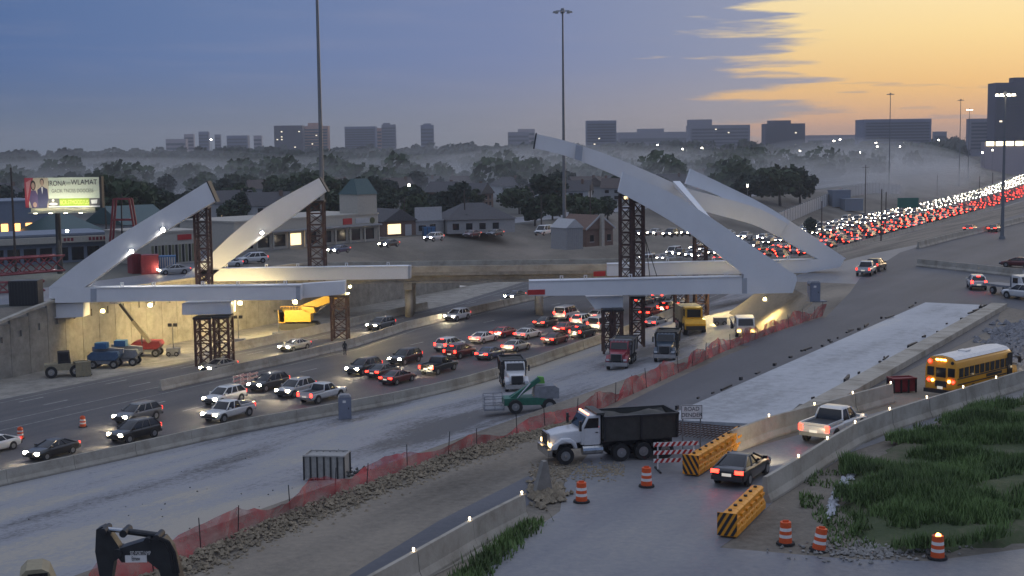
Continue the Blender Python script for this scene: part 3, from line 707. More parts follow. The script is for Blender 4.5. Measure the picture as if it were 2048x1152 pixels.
    for ax in S['ax']:
        for sy in (-1,1): parts.append(('wheel', tyre, (ax, sy*(S['W']/2-.115), r_), [] if far else [('rim', rim)]))
    if not far:
        ac = MB(); ac.tube((0,-.04,0),(0,.043,0),r_*1.2,r_*1.2,18); acm = ac.mesh('wheel_arch', M_bump)
        for ax in S['ax']:
            for sy in (-1,1): parts.append(('wheel_arch', acm, (ax, sy*(S['W']/2-.04), r_+.02), []))
    CM[key] = parts; return parts
def car(kind, col, p, ang, mode, label, group=None, far=False, scale=1.0, cat=None):
    t = thing({'sedan':'car','suv':'suv','pickup':'pickup_truck','van':'van'}[kind], label, cat or {'sedan':'car','suv':'car','pickup':'pickup truck','van':'van'}[kind], p, ang, group)
    t.scale = (scale,)*3
    for name, me, loc, sub in car_meshes(kind, col, mode, far):
        o = link(name, me, t, loc)
        for n2, m2 in sub: link(n2, m2, o)
    return t
TO, AW = HEAD+math.pi, HEAD
def headlamp_beam(t, x=2.7, e=900):
    ld = bpy.data.lights.new('headlamp_beam','SPOT'); ld.energy = e; ld.color = (1,.80,.48); ld.spot_size = math.radians(95); ld.spot_blend = 1.0; ld.shadow_soft_size = .25
    o = link('headlamp_beam', ld, t, (x,0,.85)); o.rotation_euler = Vector((-1,0,.14)).to_track_quat('Z','Y').to_euler()
NEAR = [
 ('sedan','white',-14,903,'toward','white sedan with only its tail still beside the orange barrels'),
 ('sedan','black',105,912,'toward','low black sedan with lit headlights next to the concrete barrier'),
 ('suv','black',270,878,'toward','big black suv with lit headlights overlapping the grey one'),
 ('suv','grey',276,842,'toward','grey suv half hidden behind the big black one'),
 ('pickup','white',458,837,'toward','white pickup with lit headlights in front of a white suv'),
 ('suv','white',450,806,'toward','white suv with lit headlights just behind the white pickup'),
 ('sedan','beige',438,742,'toward','beige sedan alone on the far carriageway with lit headlights'),
 ('suv','dark',538,778,'toward','dark suv between the striped barricades and the silver suv'),
 ('suv','silver',592,790,'toward','silver suv with lit headlights beside a white pickup seen from behind'),
 ('pickup','white',645,800,'away','white pickup with red taillights beside the portable toilet'),
 ('sedan','silver',590,700,'toward','silver car with glaring headlights below the yellow crane'),
 ('suv','grey',762,658,'toward','dark grey suv with lit headlights on the far carriageway near the pier'),
 ('suv','white',915,640,'toward','white suv with lit headlights following the grey one toward the arch'),
 ('sedan','dark',1030,598,'toward','car with glaring headlights emerging from beneath the overpass'),
 ('suv','dark',728,746,'toward','dark suv with lit headlights next to two dark sedans'),
 ('suv','black',811,726,'toward','black suv with round lit headlights left of the black pickup'),
 ('sedan','dark',767,752,'away','dark sedan with red taillights touching the dark suv'),
 ('sedan','dark red',796,765,'away','dark red sedan with taillights lit closest to the barrier'),
 ('pickup','black',878,744,'away','black pickup with red taillights and lit plate'),
 ('suv','white',900,700,'away','white suv with glowing tail behind the dark red one'),
 ('suv','dark red',920,714,'away','dark red suv with taillights lit beside a white suv'),
 ('sedan','white',968,684,'away','white sedan with bright tail left of the red car'),
 ('sedan','red',1008,673,'away','bright red car amid the white ones with brake lights on'),
 ('sedan','blue',981,716,'away','dark blue sedan with glaring tail near the white truck'),
 ('sedan','silver',1033,701,'away','silver sedan with red taillights behind the white truck'),
 ('sedan','white',1056,676,'away','white sedan with brake lights right of the red car'),
 ('sedan','dark red',1111,686,'away','dark red sedan with lit tail near the median end'),
 ('sedan','dark',1092,652,'away','dark sedan with brake lights beside the overpass column'),
 ('van','white',1134,638,'away','white van in the jam below the right girder'),
 ('sedan','red',1132,664,'away','red sedan with brake lights behind the white van'),
 ('suv','dark',1166,674,'away','dark suv with brake lights left of the rusty tower'),
 ('suv','white',1166,650,'away','white suv with bright tail below the right girder'),
 ('van','white',1202,660,'away','white van glowing behind the rusty tower legs'),
 ('sedan','silver',1196,638,'away','silver sedan with brake lights beside the rusty tower'),
 ('sedan','silver',1312,652,'away','silver sedan alone just right of the tall braced tower'),
 ('sedan','red',1302,632,'away','red sedan seen between the towers with brake lights'),
 ('suv','dark red',1336,624,'away','dark red suv between the towers with brake lights'),
 ('sedan','white',1358,612,'away','white sedan with brake lights left of the yellow machine'),
 ('sedan','dark',1290,608,'away','dark sedan with brake lights below the girder'),
 ('van','silver',1326,600,'away','silver van among brake lights below the rear girder'),
]
for k, c, x, y, mode, lab in NEAR:
    p = atz(x, y, HW+.01); t_ = car(k, c, p, (TO if mode == 'toward' else AW)+R.uniform(-.04,.04), mode, lab)
    if y > 630: headlamp_beam(t_, e=420 if mode == 'toward' else 520)
# cars on the upper level
for k, c, x, y, mode, lab, ang in [
 ('sedan','black',1484,956,'away','black sedan with red taillights between the two yellow barrier rows',AW+.02),
 ('pickup','white',1668,872,'away','white pickup with red taillights between the concrete barriers',AW-.13),
 ('suv','white',1953,577,'away','white suv with red taillights at the far crossing',AW+.3),
 ('pickup','white',1733,549,'off','white pickup parked by the arch foot, tail turned to the road',AW+.1),
 ('suv','dark',1752,541,'off','dark suv parked behind the white pickup by the arch foot',AW),
 ('suv','white',2046,598,'off','white suv cut by the picture edge beside the flatbed truck',AW+1.0),
 ('sedan','dark red',2036,534,'off','dark red sedan on the far crossing road',AW+1.4),
 ('sedan','red',1941,463,'away','car with orange glowing tail on the far ramp',AW-.05),
 ('sedan','dark red',1989,463,'away','small dark red car alone on the far ramp',AW-.05)]:
    p = atz(x, y, .03); t_ = car(k, c, p, ang, mode, lab)
    if y > 840: headlamp_beam(t_)
# far frontage road on the other side
for k, c, x, y, mode, lab, d in [
 ('sedan','blue',678,506,'toward','dark blue sedan with white roof on the far frontage road',0),
 ('sedan','black',778,494,'toward','black sedan on the far frontage road before the house with a lit window',0),
 ('suv','white',868,482,'toward','white suv with lit headlights on the far frontage road',0),
 ('sedan','dark red',944,474,'off','dark red car with white roof on the far frontage road',0),
 ('sedan','dark',990,472,'off','dark car by the hedge on the far frontage road',0),
 ('van','white',1088,470,'off','white van on the far frontage road beside the light pole',0),
 ('suv','white',505,526,'off','white suv parked between the rear arch and the strip mall',-.5),
 ('sedan','white',455,534,'off','white sedan parked under the rear left arch',-.6),
 ('sedan','silver',348,548,'toward','silver sedan with lit headlight on the lot under the front arch',-.6)]:
    p = atz(x, y, -.48); car(k, c, p, TO+d, mode, lab)
for i, (x, y) in enumerate(((1280,472),(1310,471),(1342,474),(1378,472),(1420,476),(1455,474),(1490,478))):
    p = atz(x, y, -.48); car(R.choice(('sedan','suv')), R.choice(('silver','white','dark')), p, TO, 'toward', 'car with lit headlights on the far frontage road behind the right towers', 'cars on the far frontage road behind the towers', True)
# ------------------------------------------------------------------ far jam: each car its own thing
FARW = [('suv','white'),('sedan','silver'),('sedan','dark'),('suv','black'),('pickup','grey'),('sedan','white'),('van','white'),('sedan','grey')]
FARR = [('suv','dark'),('sedan','silver'),('sedan','dark red'),('suv','black'),('pickup','white'),('sedan','white'),('sedan','black'),('suv','grey')]
def lane_pt(u, v): x, y = xy(u, v+curve(u)); return Vector((x, y, HW+hill(x, y)+.01))
nfar = 0
for side in (0, 1):
    nl = 4 if side == 0 else 5
    for l in range(nl):
        u = (228 if side == 0 else 236)+R.uniform(0, 9)
        while u < (520 if side == 0 else 545):
            f = (l+.5)/nl
            v = (vl(u)+2)+(vm(u)-1.2-vl(u)-2)*f if side == 0 else (vm(u)+1.5)+(vb(u)-3-vm(u)-1.5)*f
            k, c = R.choice(FARW if side == 0 else FARR)
            ang = road_dir(u)+(math.pi if side == 0 else 0)
            word = {'sedan':'car','suv':'suv','pickup':'pickup','van':'van'}[k]
            lab = ('%s %s with glaring headlights in the far traffic jam' if side == 0 else '%s %s with red taillights in the far traffic jam') % (c, word)
            car(k, c, lane_pt(u, v+R.uniform(-.3,.3)), ang+R.uniform(-.02,.02), 'toward' if side == 0 else 'away', lab, 'far jam: '+lab, True)
            nfar += 1; u += R.uniform(9.5, 17) if side == 0 else R.uniform(10, 16)
# beyond that only lights and roofs can be told apart: one mass
mb = MB(); li = MB(); lr = MB()
for side in (0, 1):
    nl = 4 if side == 0 else 5
    for l in range(nl):
        u = 530 if side == 0 else 556
        while u < 2300:
            f = (l+.5)/nl; v = (vl(u)+2)+(vm(u)-1.2-vl(u)-2)*f if side == 0 else (vm(u)+1.5)+(vb(u)-3-vm(u)-1.5)*f
            p = lane_pt(u, v); a = road_dir(u); q = Matrix.Rotation(a, 3, 'Z')
            mb.box(p+Vector((0,0,.65)), (4.6,1.85,.8), a); mb.box(p+Vector((0,0,1.25)), (2.6,1.6,.5), a)
            for sy in (-1,1):
                (li if side == 0 else lr).box(p+q@Vector((-2.32 if True else 2.3, sy*.65, .72)), (.08,.34,.22), a)
            u += R.uniform(10, 26)*(1+max(0,u-700)/900)
ft = stuff(mb.build('distant_traffic', paint('grey')), 'distant mass of cars crawling along the curving highway', 'traffic')
stuff(li.build('headlights', M_headf, ft)); stuff(lr.build('taillights', M_tailf, ft))
print('far cars', nfar)
def text_mesh(body, size, m, sx=1.0):
    cu = bpy.data.curves.new('lettering','FONT'); cu.body = body; cu.size = size; cu.align_x = 'CENTER'; cu.align_y = 'CENTER'; cu.extrude = .004
    o = bpy.data.objects.new('tmp', cu); COL.objects.link(o); dg = bpy.context.evaluated_depsgraph_get()
    me = bpy.data.meshes.new_from_object(o.evaluated_get(dg)); bpy.data.objects.remove(o); bpy.data.curves.remove(cu)
    for v in me.vertices: v.co.x *= sx
    me.name = 'lettering'; me.materials.clear(); me.materials.append(m); return me
# ------------------------------------------------------------------ construction vehicles
M_yel = mat('yellow_machine_paint', (0.62,0.36,0.02), 0.45, var=.12)
M_org = mat('orange_plastic', (0.70,0.10,0.02), 0.55, var=.12)
M_orgy = mat('yellow_orange_plastic', (0.78,0.31,0.015), 0.5, var=.1)
M_refl = mat('white_reflective', (0.75,0.72,0.68), 0.5)
M_green = mat('green_machine_paint', (0.02,0.13,0.085), 0.5, var=.2)
M_bluep = mat('blue_machine_paint', (0.05,0.10,0.18), 0.5, var=.2)
M_greyp = mat('dull_grey_paint', (0.20,0.21,0.23), 0.6, var=.2)
M_toilet = mat('blue_grey_plastic', (0.19,0.21,0.265), 0.55, var=.08)
M_chrome = mat('chrome', (0.5,0.5,0.5), 0.2, 0.9)
M_amber = mat('amber_lamp', (0.9,0.4,0.05), .3, emit=(1.0,0.55,0.12), estr=12)
M_amber_lo = mat('amber_headlamp', (0.9,0.6,0.25), .3, emit=(1.0,0.66,0.28), estr=4)
M_clear = mat('cab_lamp', (0.9,0.6,0.4), .3, emit=(1.0,0.42,0.25), estr=2.5)
M_tan = mat('tan_tarp', (0.30,0.26,0.17), .8, var=.15)
M_blk = mat('black_body', (0.040,0.040,0.036), .55, var=.3)
def wheel(parent, x, y, r, w=.3, hub=None):
    b = MB(); b.tube((0,-w/2,0),(0,w/2,0),r,r,20); t = b.build('wheel', M_rubber, parent); t.location = (x,y,r)
    h = MB(); h.tube((0,-w/2-.02,0),(0,w/2+.02,0),r*.55,r*.55,14); h.build('rim', hub or M_rim, t)
    h = MB(); h.tube((0,-w/2-.06,0),(0,w/2+.06,0),r*.2,r*.2,10); h.build('hub', M_chrome, t); return t
def dump_truck(label, p, ang, pm, bm, axles=(-0.9,-2.3,-3.7), mode='off', bed=True, roof_lamps=True):
    """conventional dump truck: +x forward, front axle at x=2.6"""
    t = thing('dump_truck', label, 'truck', p, ang)
    b = MB(); b.box((-.6,0,.95),(7.6,.9,.3)); b.build('chassis', M_dark, t)
    b = MB(); b.loft([ [(1.55,-1.0,1.25),(1.55,1.0,1.25),(1.55,.98,2.05),(1.55,-.98,2.05)], [(2.6,-.95,1.2),(2.6,.95,1.2),(2.6,.85,1.95),(2.6,-.85,1.95)], [(3.45,-.8,1.15),(3.45,.8,1.15),(3.45,.66,1.78),(3.45,-.66,1.78)] ]); soften(b.build('hood', pm, t).data, .1, 3)
    for sy in (-1,1):
        f = MB(); pr = [(1.85,.95),(1.95,1.35),(2.3,1.6),(2.85,1.6),(3.2,1.35),(3.5,1.2),(3.5,.95),(3.15,.95),(3.0,1.25),(2.6,1.36),(2.2,1.25),(2.05,.95)]
        f.prism(pr, 'y', sy*.78, sy*1.2); soften(f.build('fender', pm, t).data, .05, 2)
        h = MB(); h.box((3.5,sy*.93,1.2),(.1,.36,.2)); h.build('headlight', M_amber_lo if mode == 'on' else M_headoff, t)
        m = MB(); m.box((1.75,sy*1.38,2.35),(.14,.16,.6)); m.bar((1.7,sy*1.0,2.5),(1.75,sy*1.36,2.5),.05,.05); m.build('mirror', M_dark, t)
        k = MB(); k.tube((.75,sy*.86,.78),(-.35+.6,sy*.86,.78),.3,.3,12); k.tube((1.5,sy*.86,.78),(.76,sy*.86,.78),.3,.3,12); k.build('fuel_tank', M_chrome, t)
    g = MB(); g.box((3.5,0,1.45),(.1,1.15,.72)); gg = g.build('grille', M_dark, t)
    g = MB(); g.box((3.53,0,1.84),(.1,1.2,.06)); g.box((3.53,-.6,1.45),(.1,.05,.75)); g.box((3.53,.6,1.45),(.1,.05,.75)); g.build('grille_frame', M_chrome, gg)
    g = MB(); g.prism([(-1.2,.55),(1.2,.55),(1.22,.98),(-1.22,.98)], 'x', 3.45, 3.72); g.build('bumper', M_chrome if pm is not M_redd else M_dark, t)
    c = MB(); pr = [(.35,1.1),(1.6,1.1),(1.62,2.05),(1.15,2.88),(.35,2.92)]
    c.prism(pr, 'y', -1.02, 1.02); cab = c.build('cab', pm, t); soften(cab.data, .07, 3)
    w = MB(); n = Vector((.83,0,.47)); 
    w.loft([[(1.62,-.92,2.12),(1.62,.92,2.12),(1.24,.86,2.78),(1.24,-.86,2.78)], [(1.655,-.92,2.13),(1.655,.92,2.13),(1.275,.86,2.8),(1.275,-.86,2.8)]]); w.build('windshield', M_glass, t)
    for sy in (-1,1):
        d = MB(); d.box((.93,sy*1.03,1.6),(.95,.03,1.0)); dd = d.build('door', pm, t)
        d = MB(); d.prism([(.5,2.12),(1.42,2.12),(1.12,2.72),(.5,2.72)], 'y', sy*1.022, sy*1.04); d.build('side_window', M_glass, dd)
        d = MB(); d.box((.62,sy*1.06,1.85),(.16,.04,.05)); d.build('handle', M_dark, dd)
    if roof_lamps:
        for k in range(5): l = MB(); l.box((1.1,-.8+.4*k,2.94),(.12,.14,.08)); l.build('roof_lamp', M_clear if mode == 'on' else M_headoff, t)
    for sy in (-1,1): wheel(t, 2.6, sy*1.0, .53, .3)
    for ax in axles:
        for sy in (-1,1): wheel(t, ax, sy*.92, .53, .55)
    if bed:
        d = MB(); z0, z1 = 1.25, 2.75; xa, xb = -4.5, .2
        d.loft([[(xa,-1.15,z0),(xb,-1.15,z0),(xb,1.15,z0),(xa,1.15,z0)], [(xa,-1.25,z1),(xb,-1.25,z1),(xb,1.25,z1),(xa,1.25,z1)]], caps=False)
        d.loft([[(xa+.08,-1.07,z0+.1),(xb-.08,-1.07,z0+.1),(xb-.08,1.07,z0+.1),(xa+.08,1.07,z0+.1)], [(xa+.08,-1.17,z1),(xb-.08,-1.17,z1),(xb-.08,1.17,z1),(xa+.08,1.17,z1)]], caps=False)
        d.add([(xa,-1.15,z0),(xb,-1.15,z0),(xb,1.15,z0),(xa,1.15,z0),(xa+.08,-1.07,z0+.1),(xb-.08,-1.07,z0+.1),(xb-.08,1.07,z0+.1),(xa+.08,1.07,z0+.1)], [(0,1,2,3),(4,5,6,7)])
        bd = d.build('dump_bed', bm, t)
        rr_ = MB()
        for sy in (-1,1):
            rr_.box(((xa+xb)/2,sy*1.26,z1),(xb-xa+.1,.14,.12))
            for k in range(3): x = xa+.05+(xb-xa-.1)*k/2; rr_.bar((x,sy*1.2,z0+.05),(x,sy*1.3,z1),.12,.1)
        rr_.box((xb,0,z1),(.14,2.5,.14)); rr_.box((xa,0,z1),(.14,2.5,.14)); rr_.build('bed_rib', M_dark, bd)
        tp = MB(); pts = []
        for i in range(9):
            x = xb-.1-(xb-xa-.3)*i/8
            pts.append([(x,-1.16,z1-.05-.25*math.sin(i*.4)),(x,-.5,z1-.1+.16*math.sin(i*1.3)),(x,.5,z1-.05-.2*math.sin(i*.9)),(x,1.16,z1-.1)])
        tp.add([q for r_ in pts for q in r_], [(i*4+k,i*4+k+1,i*4+k+5,i*4+k+4) for i in range(8) for k in range(3)]); tp.build('tarpaulin', M_tarp, t, True)
        hs = MB(); hs.box((.42,0,2.98),(.5,2.4,.12)); hs.box((.24,0,2.2),(.1,2.3,1.5)); hs.build('headboard', bm, t)
    return t
M_tarp = mat('dark_tarp', (0.05,0.05,0.045), .8, var=.4)
pm_w = mat('truck_white', (0.60,0.60,0.60), .35, coat=.4, var=.08); pm_b = mat('truck_blue', (0.02,0.045,0.075), .3, coat=.5); pm_r = mat('truck_red', (0.25,0.012,0.03), .35, coat=.4)
p = atz(1203,916,.03)
dump_truck('large white and black dump truck turning beside the striped barricade', p, math.pi+.24, pm_w, M_blk, mode='on').scale = (.93,)*3
p = G(1028,776); dump_truck('white dump truck facing out, parked beside the green lift', p, TO+.62, pm_w, M_blk, mode='off')
p = G(1242,732); dump_truck('red dump truck with grey bed below the right girder', p, TO+.30, pm_r, M_greyp)
p = G(1333,716); dump_truck('dark blue dump truck parked next to the red one behind the fence', p, TO+.34, pm_b, M_blk)
# --- school bus
def school_bus(p, ang):
    yb = mat('school_bus_yellow', (0.72,0.33,0.02), .4, coat=.3, var=.06)
    t = thing('school_bus', 'yellow school bus with a pale roof driving beyond the white pickup', 'bus', p, ang)
    sec = [(-1.2,.55),(1.2,.55),(1.22,2.1),(1.1,2.65),(.75,2.95),(0,3.05),(-.75,2.95),(-1.1,2.65),(-1.22,2.1)]
    b = MB(); b.prism([(a, z) for a, z in sec], 'x', -4.6, 3.2); soften(b.build('body', yb, t).data, .05, 2)
    rf = MB(); rs = [(1.02,2.78),(.76,2.96),(0,3.07),(-.76,2.96),(-1.02,2.78)]
    rf.add([(x,a,z+.012) for x in (-4.5,3.1) for a, z in rs], [(k,k+1,k+6,k+5) for k in range(4)]); rf.build('roof_panel', M_refl, t)
    h = MB(); h.loft([[(3.2,-1.1,.6),(3.2,1.1,.6),(3.2,1.0,1.7),(3.2,-1.0,1.7)],[(4.6,-1.0,.6),(4.6,1.0,.6),(4.6,.8,1.4),(4.6,-.8,1.4)]]); h.build('hood', yb, t)
    for sy in (-1,1):
        for k in range(10):
            x = -4.1+k*.72
            w = MB(); w.box((x,sy*1.235,1.95),(.54,.04,.62)); w.build('window', M_glass, t)
        for z in (1.55,1.15,.8):
            s = MB(); s.box((-.7,sy*1.225,z),(7.7,.03,.07)); s.build('rub_rail', M_dark, t)
        d = MB(); d.box((.5,sy*1.232,1.36),(2.2,.02,.2)); d.build('lettering_panel', M_dark, t)
    e = MB(); e.box((2.75,-1.24,1.65),(.7,.04,1.9)); e.build('entry_door', M_glass, t)
    for y, w_, z, hh in ((-.78,.5,1.95,.6),(0,.72,1.9,.66),(.78,.5,1.95,.6)):
        w = MB(); w.box((-4.62,y,z),(.05,w_,hh)); w.build('rear_window', M_glass, t)
    w = MB(); w.box((-4.62,0,1.1),(.04,.85,.42)); w.build('rear_panel', M_dark, t)
    for y, m in ((-.92,M_tail),(.92,M_tail),(-.62,M_amber),(.62,M_amber)):
        l = MB(); l.tube((-4.66,y,1.32),(-4.6,y,1.32),.1,.1,12); l.build('tail_lamp', m, t)
    for y in (-.28,0,.28): l = MB(); l.box((-4.62,y,2.78),(.06,.2,.1)); l.build('glowing_marker', M_amber, t)
    for y in (-.85,.85): l = MB(); l.tube((-4.64,y,2.62),(-4.58,y,2.62),.12,.12,12); l.build('warning_lamp', M_tail if y>0 else M_dark, t)
    b = MB(); b.box((-4.7,0,.6),(.2,2.4,.26)); b.build('rear_bumper', M_dark, t)
    b = MB(); b.box((-4.73,0,.86),(.03,.4,.18)); b.build('number_plate', M_platelit, t)
    for sy in (-1,1):
        wheel(t, 3.9, sy*1.0, .5, .3); wheel(t, -2.4, sy*.95, .5, .55)
        m = MB(); m.bar((3.3,sy*1.1,2.2),(3.8,sy*1.45,2.2),.05,.05); m.box((3.8,sy*1.45,2.0),(.1,.2,.45)); m.build('mirror', M_dark, t)
    hh = MB(); hh.box((-1.5,0,3.1),(.7,.6,.1)); hh.build('roof_hatch', M_refl, t)
    return t
headlamp_beam(school_bus(atz(1948,782,.03), AW-.30), 4.8, 1200)
# --- excavator in the foreground (only its boom and stick reach into the picture)
def excavator():
    base = G(300,1345); Y = base.y
    t = thing('excavator', 'black excavator whose bent boom and stick rise at the bottom edge', 'excavator')
    A = lambda x, y: aty(x, y, Y)
    def plate(name, px, w, m, off=0.0, parent=t):
        q = [A(*c)+Vector((0,off-w/2,0)) for c in px]; b = MB(); b.loft([q, [v+Vector((0,w,0)) for v in q]]); return b.build(name, m, parent)
    mb_ = mat('excavator_black', (0.022,0.024,0.027), .45, var=.3)
    plate('boom', [(245,1092),(300,1075),(330,1072),(345,1090),(358,1130),(385,1240),(352,1240),(322,1135),(300,1118),(248,1120),(236,1105)], .55, mb_)
    plate('stick', [(196,1056),(208,1050),(218,1056),(240,1088),(248,1110),(232,1118),(222,1180),(208,1180),(194,1100)], .42, mb_, .0)
    cy = MB(); cy.tube(A(250,1062), A(318,1071), .11, .11, 12); cyl = cy.build('cylinder', mb_, t)
    cy = MB(); cy.tube(A(212,1058), A(252,1062), .08, .08, 10); cy.build('piston_rod', M_chrome, cyl)
    for x, y, r in ((212,1058,.11),(252,1062,.13),(240,1102,.16),(300,1076,.11),(318,1071,.12)):
        c = MB(); q = A(x, y); c.tube(q+Vector((0,-.36,0)), q+Vector((0,.36,0)), r, r, 12); c.build('pin', M_dark, t)
    for k in range(3):
        c = MB(); q = [A(316+k*4,1070), A(334+k*4,1078), A(346+k*4,1100), A(352+k*5,1140)]
        for a, b in zip(q, q[1:]): c.tube(a+Vector((0,-.32,0)), b+Vector((0,-.32,0)), .05, .05, 6)
        c.build('hose', M_rubber, t)
    q = A(277,1111)+Vector((0,-.305,0)); pl = MB(); pl.box((q.x,q.y,q.z-.02),(.72,.03,.24)); pl.build('name_plate', M_refl, t)
    for txt_, px, sz, m in (('SID PORTI NMP',(286,1101),.20,M_refl),('Etrsew',(277,1111.5),.2,M_dark)):
        o = link('lettering', text_mesh(txt_, sz, m, .5), t, A(*px)+Vector((0,-.33,0))); o.rotation_euler = (math.pi/2,0,0)
    # house, cab, tracks below the frame
    c = A(400,1240); z0 = base.z
    b = MB(); b.box((c.x+1.2,Y,z0+1.35),(3.4,2.7,1.1)); b.build('upper_body', mb_, t)
    b = MB(); b.box((c.x+1.0,Y-.9,z0+1.7),(1.4,.95,1.2)); cb = b.build('cab', mb_, t)
    b = MB(); b.box((c.x+1.0,Y-1.39,z0+1.85),(1.1,.03,.7)); b.build('cab_window', M_glass, cb)
    for sy in (-1,1):
        b = MB(); b.prism([(-2.2,.45),(-1.8,0),(1.8,0),(2.2,.45),(1.8,.9),(-1.8,.9)], 'y', sy*1.3-.3, sy*1.3+.3); o = b.build('track', M_rubber, t); o.location = (c.x+.6,Y,z0)
    # stick lower end and bucket
    q = A(212,1180); b = MB(); b.bar(q, q+Vector((.3,0,-2.2)), .4, .5); b.build('stick_end', mb_, t)
    q = q+Vector((.5,0,-2.6)); b = MB(); b.prism([(-.6,.5),(.6,.5),(.5,-.4),(-.2,-.6),(-.7,-.2)], 'y', -.55, .55); o = b.build('bucket', mb_, t); o.location = q
excavator()
# small tan machine at the bottom edge
def small_machine():
    p = G(85,1250); t = thing('compact_machine', 'tan compact machine just showing at the bottom edge left of the excavator', 'machine', p, .3)
    b = MB(); b.prism([(-1.1,.5),(1.1,.5),(1.1,1.3),(.6,1.5),(.35,2.2),(.1,2.35),(-.45,2.35),(-.7,2.1),(-.8,1.4),(-1.1,1.3)], 'y', -.7, .7); b.build('body', M_tan, t)
    b = MB(); b.tube((-.9,-.4,1.3),(-.9,-.4,2.0),.16,.16,10); b.build('exhaust', M_dark, t)
    b = MB(); b.box((-.05,-.72,1.95),(.7,.04,.5)); b.build('window', M_glass, t)
    for sx in (-.7,.7):
        for sy in (-.8,.8): wheel(t, sx, sy, .45, .3)
small_machine()
# --- yellow crawler crane with telescopic boom
def crane():
    p = atz(600,657,HW+.01); t = thing('crawler_crane', 'yellow crawler crane with raised telescopic boom at the wall foot', 'crane', p, 0)
    for sy in (-1,1):
        b = MB(); b.prism([(-3,.5),(-2.5,.05),(2.5,.05),(3,.5),(2.5,1.0),(-2.5,1.0)], 'y', sy*1.6-.4, sy*1.6+.4); b.build('track', M_dark, t)
    b = MB(); b.prism([(-2.9,1.2),(1.9,1.2),(1.9,2.5),(1.2,3.0),(-2.9,3.0)], 'y', -1.5, 1.5); b.build('upper_body', M_yel, t)
    b = MB(); b.box((-2.6,0,2.0),(1.0,3.0,1.9)); b.build('counterweight', M_yel, t)
    b = MB(); b.prism([(.6,3.0),(1.9,2.5),(2.6,2.6),(2.4,3.4),(.6,3.6)], 'y', -1.5, -.5); b.build('cab', M_yel, t)
    bo = MB(); bo.bar((.2,.2,2.9),(4.6,.2,4.6),1.0,1.2); b1 = bo.build('boom', M_yel, t)
    bo = MB(); bo.bar((4.2,.2,4.45),(6.2,.2,5.2),.75,.9); bo.build('boom_tip', M_yel, b1)
    bo = MB(); bo.tube((2.2,.2,2.2),(4.8,.2,4.2),.16,.16,10); bo.build('lift_cylinder', M_chrome, t)
    bo = MB(); bo.tube((6.0,.2,4.7),(6.0,.2,3.2),.05,.05,6); bo.box((6.0,.2,3.0),(.3,.25,.6)); bo.build('hook_block', M_dark, t)
    r = MB()
    for k in range(7): r.tube((-2.6+.45*k,-1.4,3.0),(-2.6+.45*k,-1.4,3.6),.04,.04,6)
    r.bar((-2.6,-1.4,3.6),(.1,-1.4,3.6),.06,.06); r.build('handrail', M_yel, t)
    return t
crane().scale = (.95,)*3
# --- boom lifts
def boom_lift(label, px, py, col, tip_px, ang, col2=None):
    p = atz(px, py, HW+.01); t = thing('boom_lift', label, 'boom lift', p, 0)
    b = MB(); b.box((0,0,.75),(2.8,1.9,.35)); b.build('chassis', M_greyp, t)
    for sx in (-1,1):
        for sy in (-1,1): wheel(t, sx*1.25, sy*.95, .5, .35)
    b = MB(); b.prism([(-1.9,1.0),(1.5,1.0),(1.9,1.5),(1.7,2.0),(-1.4,2.0),(-1.9,1.6)], 'y', -1.05, 1.05); b.build('turntable', col, t)
    if tip_px:
        tip = aty(*tip_px, p.y-1.0)-p; root = Vector((.6,-1.1,1.9)); d = tip-root
        b = MB(); b.bar(root, root+d*.55, .38, .45); bo = b.build('boom', col2 or M_tan, t)
        b = MB(); b.bar(root+d*.5, root+d*.98, .26, .3); b.build('boom_section', M_dark, bo)
        b = MB(); b.tube((-.4,-1.1,1.7), root+d*.28, .1, .1, 8); b.build('lift_cylinder', M_chrome, t)
        b = MB(); q = tip+Vector((-.5,0,0))
        for z in (0,.5,1.0):
            b.bar(q+Vector((-.6,-.4,z)), q+Vector((.6,-.4,z)), .05,.05); b.bar(q+Vector((-.6,.4,z)), q+Vector((.6,.4,z)), .05,.05)
        for sx in (-.6,.6):
            for sy in (-.4,.4): b.bar(q+Vector((sx,sy,0)), q+Vector((sx,sy,1)), .05,.05)
        b.box(q, (1.2,.8,.06)); b.build('basket', M_greyp, t)
    else:
        b = MB(); b.bar((-1.5,0,2.3),(2.2,0,2.0),.5,.55); b.build('boom', M_greyp, t)
        b = MB(); b.box((-.3,-.3,2.75),(1.4,1.2,.7)); b.build('engine_cover', M_tarpblue, t)
    return t
M_tarpblue = mat('blue_cover', (0.03,0.12,0.26), .6, var=.25)
boom_lift('red boom lift with its long boom reaching up to the left girder', 296, 712, M_redd, (238,606), 0)
boom_lift('dull blue boom lift with a bright blue cover at the wall foot', 212, 735, M_bluep, None, 0)
boom_lift('dark lift base parked between the blue and the red boom lift', 250, 730, M_greyp, None, 0)
def loader():
    p = atz(128,752,HW+.01); t = thing('wheel_loader', 'dark wheel loader parked by the wall beside a brown crate', 'loader', p, .35)
    b = MB(); b.prism([(-2.1,.8),(1.0,.8),(1.0,1.5),(.3,1.6),(-2.1,1.5)], 'y', -.95, .95); b.build('body', M_tan, t)
    b = MB(); b.prism([(-.6,1.5),(.8,1.5),(.7,2.9),(-.6,2.9)], 'y', -.8, .8); c = b.build('cab', M_dark, t)
    b = MB(); b.box((.1,-.82,2.3),(.9,.04,.8)); b.build('window', M_glass, c)
    b = MB(); b.prism([(2.2,.1),(3.1,.1),(2.5,.7),(2.4,1.2),(2.1,1.2)], 'y', -1.2, 1.2); b.build('bucket', M_dark, t)
    for sy in (-.6,.6): b = MB(); b.bar((.6,sy,1.4),(2.4,sy,.7),.2,.3); b.build('arm', M_tan, t)
    for sx in (-1.4,1.3):
        for sy in (-1,1): wheel(t, sx, sy, .68, .45)
